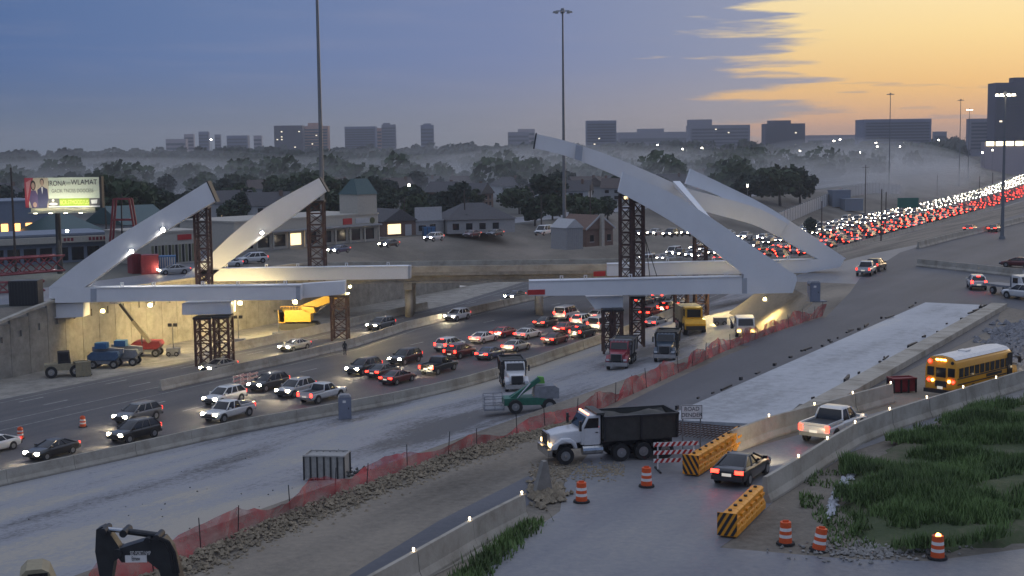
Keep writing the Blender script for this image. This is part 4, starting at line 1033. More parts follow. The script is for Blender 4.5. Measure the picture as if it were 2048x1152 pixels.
loader()
def crate(label, px, py, z, s, m, name='crate', cat='crate', ang=.4, n=4):
    p = atz(px, py, z) if z is not None else G(px, py); t = thing(name, label, cat, p, ang)
    x, y, h = s
    b = MB(); b.box((0,0,h*.48+.04),(x-.08,y-.08,h*.9)); b.build('body', m, t)
    for k in range(n+1):
        q = -x/2+x*k/n
        for sy in (-1,1):
            r = MB(); r.box((q,sy*y/2,h*.5),(.1,.1,h)); r.build('rib', M_dark if m is not M_tan else m, t)
    r = MB()
    for sy in (-1,1): r.box((0,sy*y/2,h),(x+.1,.12,.1)); r.box((sy*x/2,0,h),(.12,y,.1))
    r.build('rim', m, t); return t
crate('brown plywood crate beside the dark wheel loader', 165, 752, HW, (1.6,1.4,1.7), M_tan, ang=.5)
crate('weathered grey ribbed dumpster standing on the new pavement near the fence', 655, 955, None, (2.9,1.8,1.75), mat('pale_grey_panel',(.34,.33,.31),.7,var=.2), 'dumpster', 'dumpster', -.12, 6)
d_ = G(715,948); b = MB()
for k in range(24): rock(b, (d_.x+R.gauss(0,.7), d_.y+R.gauss(0,.5), d_.z+abs(R.gauss(.15,.15))), R.uniform(.15,.35))
stuff(b.build('scrap_pile', M_blk), 'dark scrap heap next to the ribbed dumpster', 'scrap')
# --- green telehandler
def telehandler():
    p = G(1058,822); t = thing('telehandler', 'green boom machine with dark tyres parked on the new pavement', 'telehandler', p, .1)
    b = MB(); b.prism([(-2.3,.7),(1.6,.7),(1.6,1.2),(.6,1.35),(-2.3,1.3)], 'y', -.9, .9); b.build('chassis', M_green, t)
    b = MB(); b.prism([(.3,1.2),(2.6,1.2),(2.6,2.1),(2.2,2.35),(.5,2.3)], 'y', -.85, .85); b.build('engine_cover', M_greyp, t)
    b = MB(); b.bar((-1.9,-.5,1.0),(.9,-.3,2.9),.35,.4); bo = b.build('boom', M_green, t)
    b = MB(); b.bar((-2.0,.3,1.0),(.6,.3,2.5),.3,.3); b.build('lower_arm', M_green, t)
    b = MB(); b.tube((-1.4,-.75,1.0),(.1,-.6,2.6),.07,.07,8); b.build('lift_cylinder', M_chrome, t)
    b = MB(); b.prism([(.6,2.5),(1.4,2.5),(1.3,3.05),(.8,3.1)], 'y', -.4, .2); b.build('boom_knuckle', mat('lime_paint',(0.12,.34,.06),.5), t)
    b = MB()
    for z in (.45,1.0,1.55): b.bar((-4.0,-.9,z),(-2.3,-.9,z),.05,.05); b.bar((-4.0,.9,z),(-2.3,.9,z),.05,.05); b.bar((-4.0,-.9,z),(-4.0,.9,z),.05,.05)
    for x in (-4.0,-3.1,-2.3):
        for y in (-.9,.9): b.bar((x,y,.3),(x,y,1.55),.05,.05)
    b.box((-3.15,0,.35),(1.8,1.8,.08)); b.build('basket', M_greyp, t)
    for sx in (-1.3,1.7):
        for sy in (-1,1): wheel(t, sx, sy, .62, .45)
telehandler()
# --- yellow machine under the right girder
def yellow_machine():
    p = G(1382,664); t = thing('articulated_hauler', 'yellow hauler with a tan box body under the right girder', 'hauler', p, TO+.55)
    b = MB(); b.prism([(1.2,.8),(3.6,.8),(3.7,1.5),(3.2,2.0),(1.2,2.0)], 'y', -1.3, 1.3); b.build('hood', M_yel, t)
    b = MB(); b.prism([(.6,1.4),(2.4,1.4),(2.2,3.4),(.6,3.4)], 'y', -1.1, 1.1); c = b.build('cab', M_yel, t)
    b = MB(); b.box((2.33,0,2.7),(.12,1.7,1.0)); b.build('windshield', M_glass, c)
    for sy in (-1,1): b = MB(); b.box((1.45,sy*1.11,2.7),(1.2,.04,.9)); b.build('side_window', M_glass, c)
    b = MB(); b.prism([(-4.6,1.3),(.3,1.3),(.4,3.3),(-4.6,3.2)], 'y', -1.35, 1.35); bd = b.build('box_body', M_tan, t)
    for k in range(5):
        for sy in (-1,1): b = MB(); b.box((-4.4+1.1*k,sy*1.38,2.3),(.12,.08,1.9)); b.build('rib', M_tan, bd)
    b = MB(); b.box((-1,0,1.0),(6,1.2,.5)); b.build('frame', M_dark, t)
    b = MB(); b.box((3.72,0,1.0),(.2,2.4,.5)); b.build('bumper', M_dark, t)
    for x in (2.4,-1.8,-3.4):
        for sy in (-1,1): wheel(t, x, sy*1.15, .75, .5)
yellow_machine()
def flatbed(label, p, ang, tilt=0.0):
    t = thing('box_truck', label, 'truck', p, ang); t.rotation_euler = (0, tilt, ang)
    b = MB(); b.prism([(1.2,.7),(2.9,.7),(3.0,1.5),(2.5,2.4),(1.2,2.5)], 'y', -1.05, 1.05); c = b.build('cab', pm_w, t)
    b = MB(); b.loft([[(2.98,-.9,1.6),(2.98,.9,1.6),(2.56,.85,2.3),(2.56,-.85,2.3)],[(3.02,-.9,1.61),(3.02,.9,1.61),(2.6,.85,2.32),(2.6,-.85,2.32)]]); b.build('windshield', M_glass, c)
    for sy in (-1,1): b = MB(); b.box((1.8,sy*1.06,1.9),(.8,.03,.6)); b.build('side_window', M_glass, c)
    b = MB(); b.box((-1.2,0,1.05),(4.6,2.2,.25)); b.build('bed', M_greyp, t)
    b = MB(); b.box((1.05,0,1.7),(.1,2.2,1.2)); b.build('headboard', M_greyp, t)
    for sy in (-1,1):
        h = MB(); h.box((3.0,sy*.8,.95),(.1,.35,.2)); h.build('headlight', M_amber, t)
        for x in (2.1,-1.9): wheel(t, x, sy*.95, .45, .3)
    return t
flatbed('white truck nosing down the dirt slope behind the red fence', G(1484,668)+Vector((0,0,.2)), TO+.5, .12)
flatbed('white flatbed truck with lit lamps at the right crossing', atz(2022,590,.03), TO+.9)
# --- portable toilets
def toilet(label, p, ang, skid=True):
    t = thing('portable_toilet', label, 'toilet', p, ang)
    b = MB(); b.box((0,0,1.08),(1.15,1.15,2.1)); b.build('cabin', M_toilet, t)
    b = MB(); b.loft([[(-.62,-.62,2.13),(.62,-.62,2.13),(.62,.62,2.13),(-.62,.62,2.13)],[(-.4,-.55,2.36),(.4,-.55,2.36),(.4,.55,2.36),(-.4,.55,2.36)]]); b.build('roof', M_greyp, t)
    b = MB(); b.box((0,-.6,1.05),(.85,.05,1.85)); d = b.build('door', M_toilet, t)
    b = MB(); b.box((-.05,-.64,1.75),(.3,.03,.22)); b.build('sign', M_refl, d)
    b = MB(); b.box((.34,-.64,1.1),(.06,.06,.18)); b.build('handle', M_dark, d)
    for sx in (-1,1):
        b = MB(); b.box((sx*.585,0,1.9),(.02,.6,.16)); b.build('vent', M_dark, t)
        b = MB(); b.box((sx*.585,-.5,1.05),(.05,.08,2.0)); b.build('corner_post', M_greyp, t)
    b = MB(); b.box((.35,0,.05),(2.0,1.3,.1)); b.build('skid', M_greyp, t)
toilet('blue grey portable toilet on the new pavement beside the barrier', G(690,838)+Vector((0,0,.02)), .15)
toilet('blue portable toilet by the right foot of the front arch', atz(1627,603,.02), .1)
# --- barrels
BZ = [(0,.10,.30),(.10,.32,.29),(.32,.46,.28),(.46,.62,.27),(.62,.76,.26),(.76,1.0,.25)]
def barrel(label, p, tilt=0.0, lamp=False):
    t = thing('traffic_barrel', label, 'traffic barrel', p, R.uniform(0,3), 'orange traffic barrels'); t.rotation_euler = (0, tilt, 0)
    b = MB(); b.tube((0,0,0),(0,0,.09),.42,.40,16); b.build('base', M_rubber, t)
    for i, (a, c, r) in enumerate(BZ):
        b = MB(); b.tube((0,0,a),(0,0,c),r,r-.01,16); b.build('band', M_refl if i in (2,4) else M_org, t)
    b = MB(); b.box((0,0,1.04),(.26,.06,.09)); b.build('handle', M_org, t)
    if lamp: b = MB(); b.tube((.0,-.08,1.0),(.0,.02,1.0),.11,.11,12); b.build('lamp', M_amber, t)
for x, y, lab, tl, lp in ((1163,1004,'orange barrel standing alone nearest the broken concrete slab',0,False),(1293,973,'orange barrel below the striped barricade',0,False),(1571,1088,'upright orange barrel at the dirt edge beside a leaning one',0,False),(1637,1101,'leaning orange barrel at the dirt edge beside an upright one',.14,False),(1875,1117,'orange barrel with a lit amber lamp at the grass edge',0,True)):
    barrel(lab, atz(x, y, .03), tl, lp)
barrel('orange barrel on the highway beside the white sedan', atz(41,877,HW+.01)); barrel('orange barrel on the highway behind the grey suv', atz(166,854,HW+.01))
# --- striped barricade
def striped(parent, c, w, h, n, ms, ang_slant=1, name='rail', t=.05):
    """rail built of slanted coloured pieces"""
    base = MB(); base.box(c, (w, t, h)); rl = base.build(name, ms[0], parent)
    for k in range(n):
        x0 = c[0]-w/2+w*(k+.25)/n; dx = w/n*.5; sl = h*.7*ang_slant
        xs = [x0-sl/2, x0+dx-sl/2, x0+dx+sl/2, x0+sl/2]; zs = [c[2]-h/2, c[2]-h/2, c[2]+h/2, c[2]+h/2]
        xs = [min(max(x, c[0]-w/2), c[0]+w/2) for x in xs]
        b = MB(); q = [(xs[i], c[1]-t/2-.006, zs[i]) for i in range(4)]; b.loft([q, [(a, c[1]+t/2+.006, d) for a, _, d in q]]); b.build('stripe', ms[1], rl)
def barricade(label, p, ang, w=2.6):
    t = thing('barricade', label, 'barricade', p, ang)
    for z in (.55,1.0,1.45): striped(t, (0,0,z), w, .22, 8, (M_refl, M_red))
    for sx in (-.4,.4):
        b = MB(); b.box((sx*w,.05,.8),(.06,.05,1.55)); b.build('post', M_refl, t)
        b = MB(); b.box((sx*w,.05,.04),(.08,1.4,.07)); b.build('foot', M_dark, t)
barricade('red and white striped barricade behind the dump truck wheels', atz(1352,940,.03), .12, 2.5)
for i in range(3):
    a = atz(478+i*14,778-i*2,HW+.01); barricade(('foremost','middle','hindmost')[i]+' red and white barricade stacked beside the dark suv', a, 1.2, 2.2)
# --- water-filled barrier rows with chevron faces
def water_row(label, px0, px1, n, ang0):
    A, B = atz(*px0, .03), atz(*px1, .03); ang = math.atan2((B-A).y, (B-A).x)
    for k in range(n):
        q = A.lerp(B, k/(n-1)); t = thing('water_barrier', label[0] if k == 0 else label[1], 'barrier', q, ang, None if k == 0 else label[2])
        w = (B-A).length/(n-1)-.04
        b = MB(); b.prism([(-.42,.05),(.42,.05),(.42,.3),(.3,.55),(.3,1.05),(.2,1.12),(-.2,1.12),(-.3,1.05),(-.3,.55),(-.42,.3)], 'x', -w/2, w/2); b.build('body', M_orgy, t)
        for sy in (-1,1):
            for z in (.42,.8): b = MB(); b.box((0,sy*.33,z),(w*.6,.16,.13)); b.build('rib', M_orgy, t)
        b = MB(); b.tube((0,0,1.12),(0,0,1.2),.09,.09,8); b.build('cap', M_dark, t)
        if k == 0:
            pl = MB(); pl.box((-w/2-.04,0,.62),(.05,.92,1.05)); pp = pl.build('chevron_panel', M_orgy, t)
            for j in range(-2,4):
                y0 = -.46+j*.3; b = MB(); q4 = []
                for yy, zz in ((y0,.1),(y0+.15,.1),(y0+.15+.6,1.14),(y0+.6,1.14)):
                    q4.append([yy, zz])
                # clip the slanted band to the panel
                poly = []
                for (y1, z1), (y2, z2) in zip(q4, q4[1:]+q4[:1]): poly.append((y1, z1))
                def clip(P_, f, inside):
                    out = []
                    for i in range(len(P_)):
                        a, c = P_[i], P_[(i+1) % len(P_)]; fa, fc = f(a), f(c)
                        if fa >= 0: out.append(a)
                        if (fa >= 0) != (fc >= 0): s_ = fa/(fa-fc); out.append((a[0]+(c[0]-a[0])*s_, a[1]+(c[1]-a[1])*s_))
                    return out
                poly = clip(poly, lambda p: p[0]+.45, 1); poly = clip(poly, lambda p: .45-p[0], 1) if poly else poly
                if len(poly) >= 3: b.prism([(a[0]*label[3], a[1]) for a in poly], 'x', -w/2-.085, -w/2-.066); b.build('stripe', M_dark, pp)
water_row(('first yellow water barrier with striped end panel by the barricade','yellow water barrier in the row beside the black sedan','yellow water barriers by the barricade',1), (1388,948), (1478,892), 9, 0)
water_row(('first yellow water barrier with striped end panel at the grass side','yellow water barrier in the short row at the grass side','yellow water barriers at the grass side',-1), (1460,1070), (1510,1020), 6, 0)
# --- sign
def sign():
    p = atz(1383,920,.03); t = thing('road_sign', 'white two-line road sign on thin posts behind the dump truck', 'sign', p, .05)
    for sx in (-.5,.5): b = MB(); b.box((sx,0,1.5),(.06,.06,3.0)); b.build('post', M_galv, t)
    b = MB(); b.box((0,-.05,2.75),(1.2,.04,.8)); bd = b.build('board', M_refl, t)
    b = MB()
    for z in (2.37,3.13): b.box((0,-.075,z),(1.14,.01,.025))
    for x in (-.57,.57): b.box((x,-.075,2.75),(.025,.01,.78))
    b.build('border', M_dark, bd)
    for s_, z in (('ROAD',2.92),('DENDER',2.58)):
        o = link('lettering', text_mesh(s_, .32, M_dark, .95), bd, (0,-.078,z)); o.rotation_euler = (math.pi/2,0,0)
sign()
crate('red steel box standing behind the slab-side barriers', 1803, 783, .02, (1.7,1.0,1.0), M_redd, 'tool_box', 'box', .2, 3)
# white cylinder vent stubs and small debris on the pavement
db = MB()
for k in range(45):
    x = R.uniform(30,980); y = R.uniform(870,1060)
    q = G(x, y)
    if q.z < -4.4: rock(db, (q.x,q.y,q.z+.03), R.uniform(.04,.10))
stuff(db.build('pavement_debris', M_blk), 'scattered dark clods on the dusty new pavement', 'debris')
# --- worker in dark clothes on the median
def person():
    p = atz(690,710,HW+.02)
    me = bpy.data.meshes.new('person'); J = dict(pelvis=(0,0,.95,.15),chest=(0,.02,1.35,.17),neck=(0,.02,1.52,.065),head=(0,.0,1.66,.11),top=(0,0,1.77,.085),
      lh=(-.1,0,.88,.10),lk=(-.12,-.03,.5,.075),la=(-.13,0,.08,.05),lt=(-.15,-.16,.04,.045),rh=(.1,0,.88,.10),rk=(.12,-.02,.5,.075),ra=(.13,.02,.08,.05),rt=(.15,-.14,.04,.045),
      ls=(-.2,.02,1.43,.075),le=(-.27,.03,1.14,.052),lw=(-.24,-.1,.9,.042),lf=(-.23,-.15,.8,.035),rs=(.2,.02,1.43,.075),re=(.27,.03,1.14,.052),rw=(.24,-.1,.9,.042),rf=(.23,-.15,.8,.035))
    names = list(J); ed = [('pelvis','chest'),('chest','neck'),('neck','head'),('head','top'),('pelvis','lh'),('lh','lk'),('lk','la'),('la','lt'),('pelvis','rh'),('rh','rk'),('rk','ra'),('ra','rt'),('chest','ls'),('ls','le'),('le','lw'),('lw','lf'),('chest','rs'),('rs','re'),('re','rw'),('rw','rf')]
    me.from_pydata([J[n_][:3] for n_ in names], [(names.index(a), names.index(b)) for a, b in ed], [])
    o = link('person', me, None, p, .4); tag(o, 'person in dark clothes standing on the median', 'person')
    md = o.modifiers.new('skin','SKIN'); sl = me.skin_vertices[0].data if me.skin_vertices else None
    if sl is None:
        bm = bmesh.new(); bm.from_mesh(me); bm.verts.layers.skin.verify(); bm.to_mesh(me); bm.free(); sl = me.skin_vertices[0].data
    for i, n_ in enumerate(names): sl[i].radius = (J[n_][3],)*2; sl[i].use_root = (n_ == 'pelvis')
    o.modifiers.new('sub','SUBSURF').levels = 1; o.modifiers['sub'].render_levels = 2
    me.materials.append(mat('dark_clothes',(0.025,.026,.03),.85))
    hv = MB(); hv.tube((0,0,1.7),(0,0,1.80),.135,.06,12); hv.build('hard_hat', M_dark, o)
person()
# ------------------------------------------------------------------ buildings on the far side
def em(name, col, s): return mat(name, (0.6,0.55,0.45), .5, emit=col, estr=s)
M_stucco = mat('cream_stucco', (0.42,0.39,0.33), .85, var=.12); M_stucco2 = mat('grey_stucco', (0.30,0.30,0.30), .85, var=.12)
M_teal = mat('teal_metal_roof', (0.03,0.075,0.075), .5, var=.1); M_roofg = mat('grey_shingles', (0.085,0.082,0.085), .9, var=.3); M_roofb = mat('brown_shingles', (0.10,0.08,0.07), .9, var=.3)
M_brick = mat('brown_brick', (0.17,0.11,0.085), .9, var=.25); M_pale = mat('pale_siding', (0.42,0.42,0.42), .8, var=.1); M_bluegrey = mat('blue_grey_cladding', (0.16,0.19,0.24), .7, var=.1)
M_litwin = em('lit_window', (1.0,0.72,0.36), 1.6); M_litwin2 = em('lit_window_white', (1.0,0.9,0.7), 2.2); M_orglit = em('orange_lit_sign', (1.0,0.42,0.10), 3.0)
M_lampdot = em('street_lamp_glow', (1.0,0.92,0.75), 30); M_dkwin = M_glass
def frame_of(A, B):
    d = B-A; return math.atan2(d.y, d.x), d.length
def building(name, label, A, B, h, depth, wall, cat='building', group=None, roof='flat', roofm=None, overhang=.4, roofh=2.2):
    A, B = Vector(A), Vector(B); ang, w = frame_of(A, B)
    t = thing(name, label, cat, A, ang, group)
    b = MB(); b.box((w/2, depth/2, h/2), (w, depth, h)); b.build('wall', wall, t)
    if roof == 'flat':
        b = MB(); b.box((w/2, depth/2, h+.15), (w+.3, depth+.3, .3)); b.build('parapet', roofm or wall, t)
    elif roof == 'gable':
        b = MB(); o = overhang; b.loft([[(-o,-o,h),(-o,depth+o,h),(-o,depth/2,h+roofh)],[(w+o,-o,h),(w+o,depth+o,h),(w+o,depth/2,h+roofh)]]); b.build('roof', roofm or M_roofg, t)
    elif roof == 'gable_front':
        b = MB(); o = overhang; b.loft([[(-o,-o,h),(w+o,-o,h),(w/2,-o,h+roofh)],[(-o,depth+o,h),(w+o,depth+o,h),(w/2,depth+o,h+roofh)]]); b.build('roof', roofm or M_roofg, t)
    elif roof == 'hip':
        b = MB(); o = overhang; i = min(w, depth)*.38
        b.add([(-o,-o,h),(w+o,-o,h),(w+o,depth+o,h),(-o,depth+o,h),(i,depth/2,h+roofh),(w-i,depth/2,h+roofh)], [(0,1,5,4),(1,2,5),(2,3,4,5),(3,0,4),(3,2,1,0)]); b.build('roof', roofm or M_roofg, t)
    return t, w
def opening(t, name, x0, x1, z0, z1, m, d=.06, frame=True, y=0.0):
    b = MB(); b.box(((x0+x1)/2, y-d/2-.002, (z0+z1)/2), (x1-x0, d, z1-z0)); o = b.build(name, m, t)
    if frame:
        f = MB(); f.box(((x0+x1)/2, y-.05, z0-.06), (x1-x0+.2, .14, .1)); f.build('sill', M_pale, o)
    return o
# strip mall with the teal-roofed tower
t, w = building('strip_mall', 'long cream strip mall with shop signs and a teal roofed corner tower', atz(470,505,-.5), atz(757,481,-.5), 5.4, 16, M_stucco, 'shop')
for k in range(9):
    x = .8+k*(w-1.6)/9; opening(t, 'shop_window', x+.3, x+(w-1.6)/9-.5, .5, 2.7, M_glass if k not in (3,) else M_litwin, frame=False)
for k in range(10): b = MB(); x = .6+k*(w-1.2)/9; b.box((x,-.7,1.6),(.3,.3,3.2)); b.build('canopy_post', M_stucco, t)
b = MB(); b.box((w/2,-.6,3.35),(w,1.2,.3)); b.build('canopy', M_stucco2, t)
opening(t, 'red_sign', w*.735, w*.80, 3.7, 4.9, M_red, .1, False)
sg = opening(t, 'pale_sign', w*.825, w*.93, 3.75, 4.8, M_pale, .1, False)
b = MB(); b.tube((w*.955,-.12,4.2),(w*.955,0,4.2),.65,.65,9); b.build('emblem', mat('olive_emblem',(.10,.10,.03),.7), t)
b = MB(); b.box((w*.92,2.6,7.4),(5.4,5.2,4.2)); tw = b.build('tower', M_stucco, t)
b = MB(); x0, x1 = w*.92-2.9, w*.92+2.9; b.loft([[(x0,-.2,9.5),(x1,-.2,9.5),(x1,5.4,9.5),(x0,5.4,9.5)],[(x0+1.5,2.2,12.6),(x1-.5,2.2,12.6),(x1-.5,3.0,12.6),(x0+1.5,3.0,12.6)]]); b.build('tower_roof', M_teal, tw)
# shop behind the front left arch
t, w = building('shop', 'cream shop with a striped front and red sign behind the front left arch', atz(300,532,-.5), atz(402,524,-.5), 5.2, 14, M_stucco, 'shop')
for k in range(14): opening(t, 'shutter', .4+k*(w-.8)/14, .4+(k+.62)*(w-.8)/14, .3, 3.2, M_glass if k % 2 else mat('olive_shutter',(.16,.16,.09),.7), .08, False)
opening(t, 'red_sign', w*.55, w*.82, 3.9, 4.8, M_red, .12, False)
# low mall at far left with fascia lettering
t, w = building('low_mall', 'long grey low mall with pale fascia behind the lit billboard', atz(-30,534,-.5), atz(225,520,-.5), 4.6, 14, M_bluegrey, 'shop')
b = MB(); b.box((w/2,-.5,3.9),(w,1.0,1.0)); b.build('fascia', M_stucco, t)
for k in range(7): opening(t, 'fascia_letter', w*.80+k*.62, w*.80+k*.62+.42, 3.65, 4.2, M_redd, .05, False, -1.0)
for k in range(3): opening(t, 'fascia_letter', w*.60+k*.6, w*.60+k*.6+.42, 3.65, 4.2, M_redd, .05, False, -1.0)
for k in range(8): opening(t, 'shop_window', 1+k*w/8, 1+k*w/8+2.0, .4, 2.6, M_glass, .06, False)
t, w = building('warehouse', 'blue grey warehouse with a dark sign behind the low mall', atz(-40,500,-.5), atz(105,492,-.5), 9.0, 18, M_bluegrey)
opening(t, 'dark_sign', w*.72, w*.90, 6.6, 7.6, mat('navy_sign',(.02,.03,.09),.6), .1, False)
for k in range(3): opening(t, 'lit_sign', w*.30+k*2.4, w*.30+k*2.4+1.3, 3.2, 4.8, M_orglit, .1, False)
opening(t, 'roller_door', w*.70, w*.9, 1.6, 4.4, M_glass, .06, False)
t, w = building('shop', 'shop with a broad teal hipped roof behind the billboard pole', atz(128,500,-.5), atz(205,494,-.5), 3.4, 14, M_stucco2, 'shop', roof='hip', roofm=M_teal, roofh=3.6)
for k in range(4): opening(t, 'window', 1+k*2.2, 2.2+k*2.2, .8, 2.2, M_glass)
t, w = building('shop', 'shop with teal gabled roof behind the red crane mast', atz(250,490,-.5), atz(345,484,-.5), 4.0, 16, M_stucco2, 'shop', roof='gable', roofm=M_teal, roofh=3.6)
for k in range(4): opening(t, 'window', 1+k*2.4, 2.4+k*2.4, .8, 2.2, M_glass)
t, w = building('house', 'low house with one warm lit window beside the strip mall', atz(768,474,-.5), atz(832,470,-.5), 3.2, 11, M_brick, 'house', roof='gable_front', roofm=M_roofg, roofh=2.6)
opening(t, 'lit_window', w*.12, w*.52, .5, 2.6, M_litwin); opening(t, 'door', w*.66, w*.86, 0, 2.4, M_pale, .05, False)
t, w = building('shop', 'small shop with a large blank white sign board on its roof', atz(832,470,-.5), atz(888,467,-.5), 2.8, 9, M_stucco2, 'shop')
b = MB(); b.box((w/2,.6,4.4),(w*.95,.25,3.0)); b.build('sign_board', M_pale, t); opening(t, 'door', w*.5, w*.7, 0, 2.2, M_glass, .05, False); opening(t, 'window', w*.1, w*.35, .8, 2.0, M_glass)
crate('blue steel dumpster in front of the blank white sign board', 858, 472, -.49, (2.6,1.8,1.9), M_tarpblue, 'dumpster', 'dumpster', .2, 3)
t, w = building('long_house', 'long low house with dark roof behind the hedge', atz(895,468,-.5), atz(1030,464,-.5), 3.0, 14, M_stucco2, 'house', roof='hip', roofm=M_roofg, roofh=3.4)
for k in range(4): opening(t, 'window', 1.2+k*3, 2.6+k*3, .8, 2.2, M_glass)
# two gabled houses beside the second light pole
t, w = building('gabled_shed', 'narrow weathered gabled shed at the foot of the second light pole', atz(1133,500,-.5), atz(1166,498,-.5), 3.9, 5, M_stucco2, 'shed', roof='gable_front', roofm=M_pale, roofh=1.6, overhang=.15)
for k in range(9): b = MB(); b.box((.15+k*(w-.3)/8,-.04,1.95),(.1,.07,3.8)); b.build('board', M_stucco2, t)
t, w = building('house', 'brown gabled house with a pale chimney next to the weathered shed', atz(1172,494,-.5), atz(1226,490,-.5), 3.2, 8, M_brick, 'house', roof='gable_front', roofm=M_brick, roofh=2.6, overhang=.3)
b = MB()
for a, c in (((-.3,-.36,3.2),(w/2,-.36,5.8)),((w+.3,-.36,3.2),(w/2,-.36,5.8))): b.bar(a, c, .12, .3)
b.build('barge_board', M_pale, t); b = MB(); b.box((w*.52,-.5,3.0),(.7,.7,6.0)); b.build('chimney', M_stucco, t)
for x in (.15,.78): opening(t, 'window', w*x, w*x+.9, .9, 2.1, M_glass)
# ------------------------------------------------------------------ billboard
def billboard():
    base = atz(118,548,-.5); Y = base.y
    t = thing('billboard', 'floodlit billboard with two suited figures on a single post', 'billboard', base, 0)
    a, b_ = aty(48,356,Y)-base, aty(200,414,Y)-base; x0, x1 = a.x, b_.x; z1, z0 = a.z, b_.z; w = x1-x0; h = z1-z0
    ang = .06
    p = MB(); p.tube((0,.6,0),(0,.6,z0-.2),.45,.4,14); p.build('post', M_dark, t)
    f = MB(); f.box(((x0+x1)/2,.25,(z0+z1)/2),(w,.4,h)); bd = f.build('panel', mat('billboard_face',(.62,.68,.55),.7,var=.06), t)
    f = MB(); f.box((x1+.22,.5,(z0+z1)/2),(.35,1.2,h+.2)); f.build('side_frame', M_dark, t)
    f = MB(); f.box(((x0+x1)/2,-.55,z0-.75),(w*.86,1.3,.12)); f.box(((x0+x1)/2,.15,z0-.45),(w*.86,.1,.75)); f.build('catwalk', mat('cream_apron',(.55,.52,.36),.7), t)
    X = lambda fx: x0+w*fx; Z = lambda fz: z1-h*fz
    def flat(name, poly, m, y=.04):
        q = MB(); q.prism([(X(c), Z(d)) for c, d in poly], 'y', y-.01, y+.01); return q.build(name, m, bd)
    red = mat('print_red',(.40,.05,.07),.7); pink = mat('print_pink',(.55,.25,.25),.7); navy = mat('print_navy',(.035,.04,.10),.7); plum = mat('print_plum',(.10,.07,.16),.7); skin = mat('print_skin',(.45,.30,.22),.7); cream = mat('print_cream',(.55,.48,.34),.7); lime = mat('print_lime',(.30,.45,.03),.7); ink = mat('print_ink',(.02,.02,.02),.7); grey = mat('print_grey',(.12,.12,.12),.7); green = mat('print_greygreen',(.28,.31,.25),.7); yel = mat('print_yellow',(.75,.80,.25),.7); wht = mat('print_white',(.75,.75,.72),.7)
    flat('print_flag', [(0,0),(.12,0),(.05,.85),(.05,1),(0,1)], red, .036); flat('print_stripe', [(.02,.15),(.09,.05),(.03,.75)], pink, .03)
    flat('print_backdrop', [(.12,.0),(.32,.0),(.32,1),(.06,1)], cream, .04)
    def ell(cx, cz, rx, rz, n=14): return [(cx+rx*math.cos(2*math.pi*k/n), cz+rz*math.sin(2*math.pi*k/n)) for k in range(n)]
    flat('print_hair', ell(.115,.25,.035,.17), ink, .026); flat('print_face', ell(.115,.27,.022,.115), skin, .02)
    flat('print_dress', [(.085,.42),(.145,.42),(.18,.62),(.175,1),(.09,1),(.055,.75)], plum, .024)
    flat('print_hair', ell(.235,.14,.028,.12), ink, .026); flat('print_face', ell(.235,.17,.021,.11), skin, .02)
    flat('print_suit', [(.17,.40),(.235,.28),(.305,.38),(.315,.7),(.29,1),(.175,1)], navy, .016); flat('print_shirt', [(.222,.31),(.248,.31),(.235,.55)], wht, .012)
    flat('print_hands', ell(.13,.9,.025,.09), skin, .01)
    flat('print_band', [(.31,.70),(1,.70),(1,.95),(.31,.95)], grey, .036); flat('print_lime', [(.46,.70),(.86,.70),(.86,.95),(.46,.95)], lime, .028)
    flat('print_line', [(.31,.95),(1,.95),(1,1),(.31,1)], wht, .034)
    flat('print_logo', ell(.375,.88,.06,.05), wht, .028); flat('print_logo', ell(.375,.76,.018,.05), wht, .028); flat('print_logo', [(.88,.76),(.97,.74),(.96,.88),(.89,.89)], wht, .028)
    for s_, fx, fz, sz, m, wx in (('IRONA',.435,.20,1.1,ink,.78),('THIS',.575,.20,.6,green,.8),('WLAMAT',.80,.17,1.1,ink,.85),('GACIK TNCISS DOOCESS',.64,.45,.78,mat('print_darkgreen',(.14,.16,.12),.7),.72),('BCR.STMOOD7US',.66,.835,.9,yel,.60)):
        o = link('lettering', text_mesh(s_, sz, m, wx), bd, (X(fx), .0, Z(fz))); o.rotation_euler = (math.pi/2,0,0)
    for k in range(4):
        c = Vector((x0+w*(.2+.2*k), -2.2, z0-.9)); l = MB(); l.bar((c.x,-.1,z0-.8), c, .06, .06); l.box(c,(.6,.3,.2)); fl_ = l.build('floodlight', M_dark, t)
        g = MB(); g.box(c+Vector((0,.0,.13)),(.5,.24,.05)); g.build('lamp', em('flood_lens',(1,.93,.7),12), fl_)
        ld = bpy.data.lights.new('flood','SPOT'); ld.energy = 330; ld.color = (1,.93,.72); ld.spot_size = math.radians(120); ld.spot_blend = .8; ld.shadow_soft_size = .2
        lo = link('flood_beam', ld, t, c+Vector((0,.05,.25))); lo.rotation_euler = Vector((0,-2.3,-3.0)).to_track_quat('Z','Y').to_euler()
billboard()
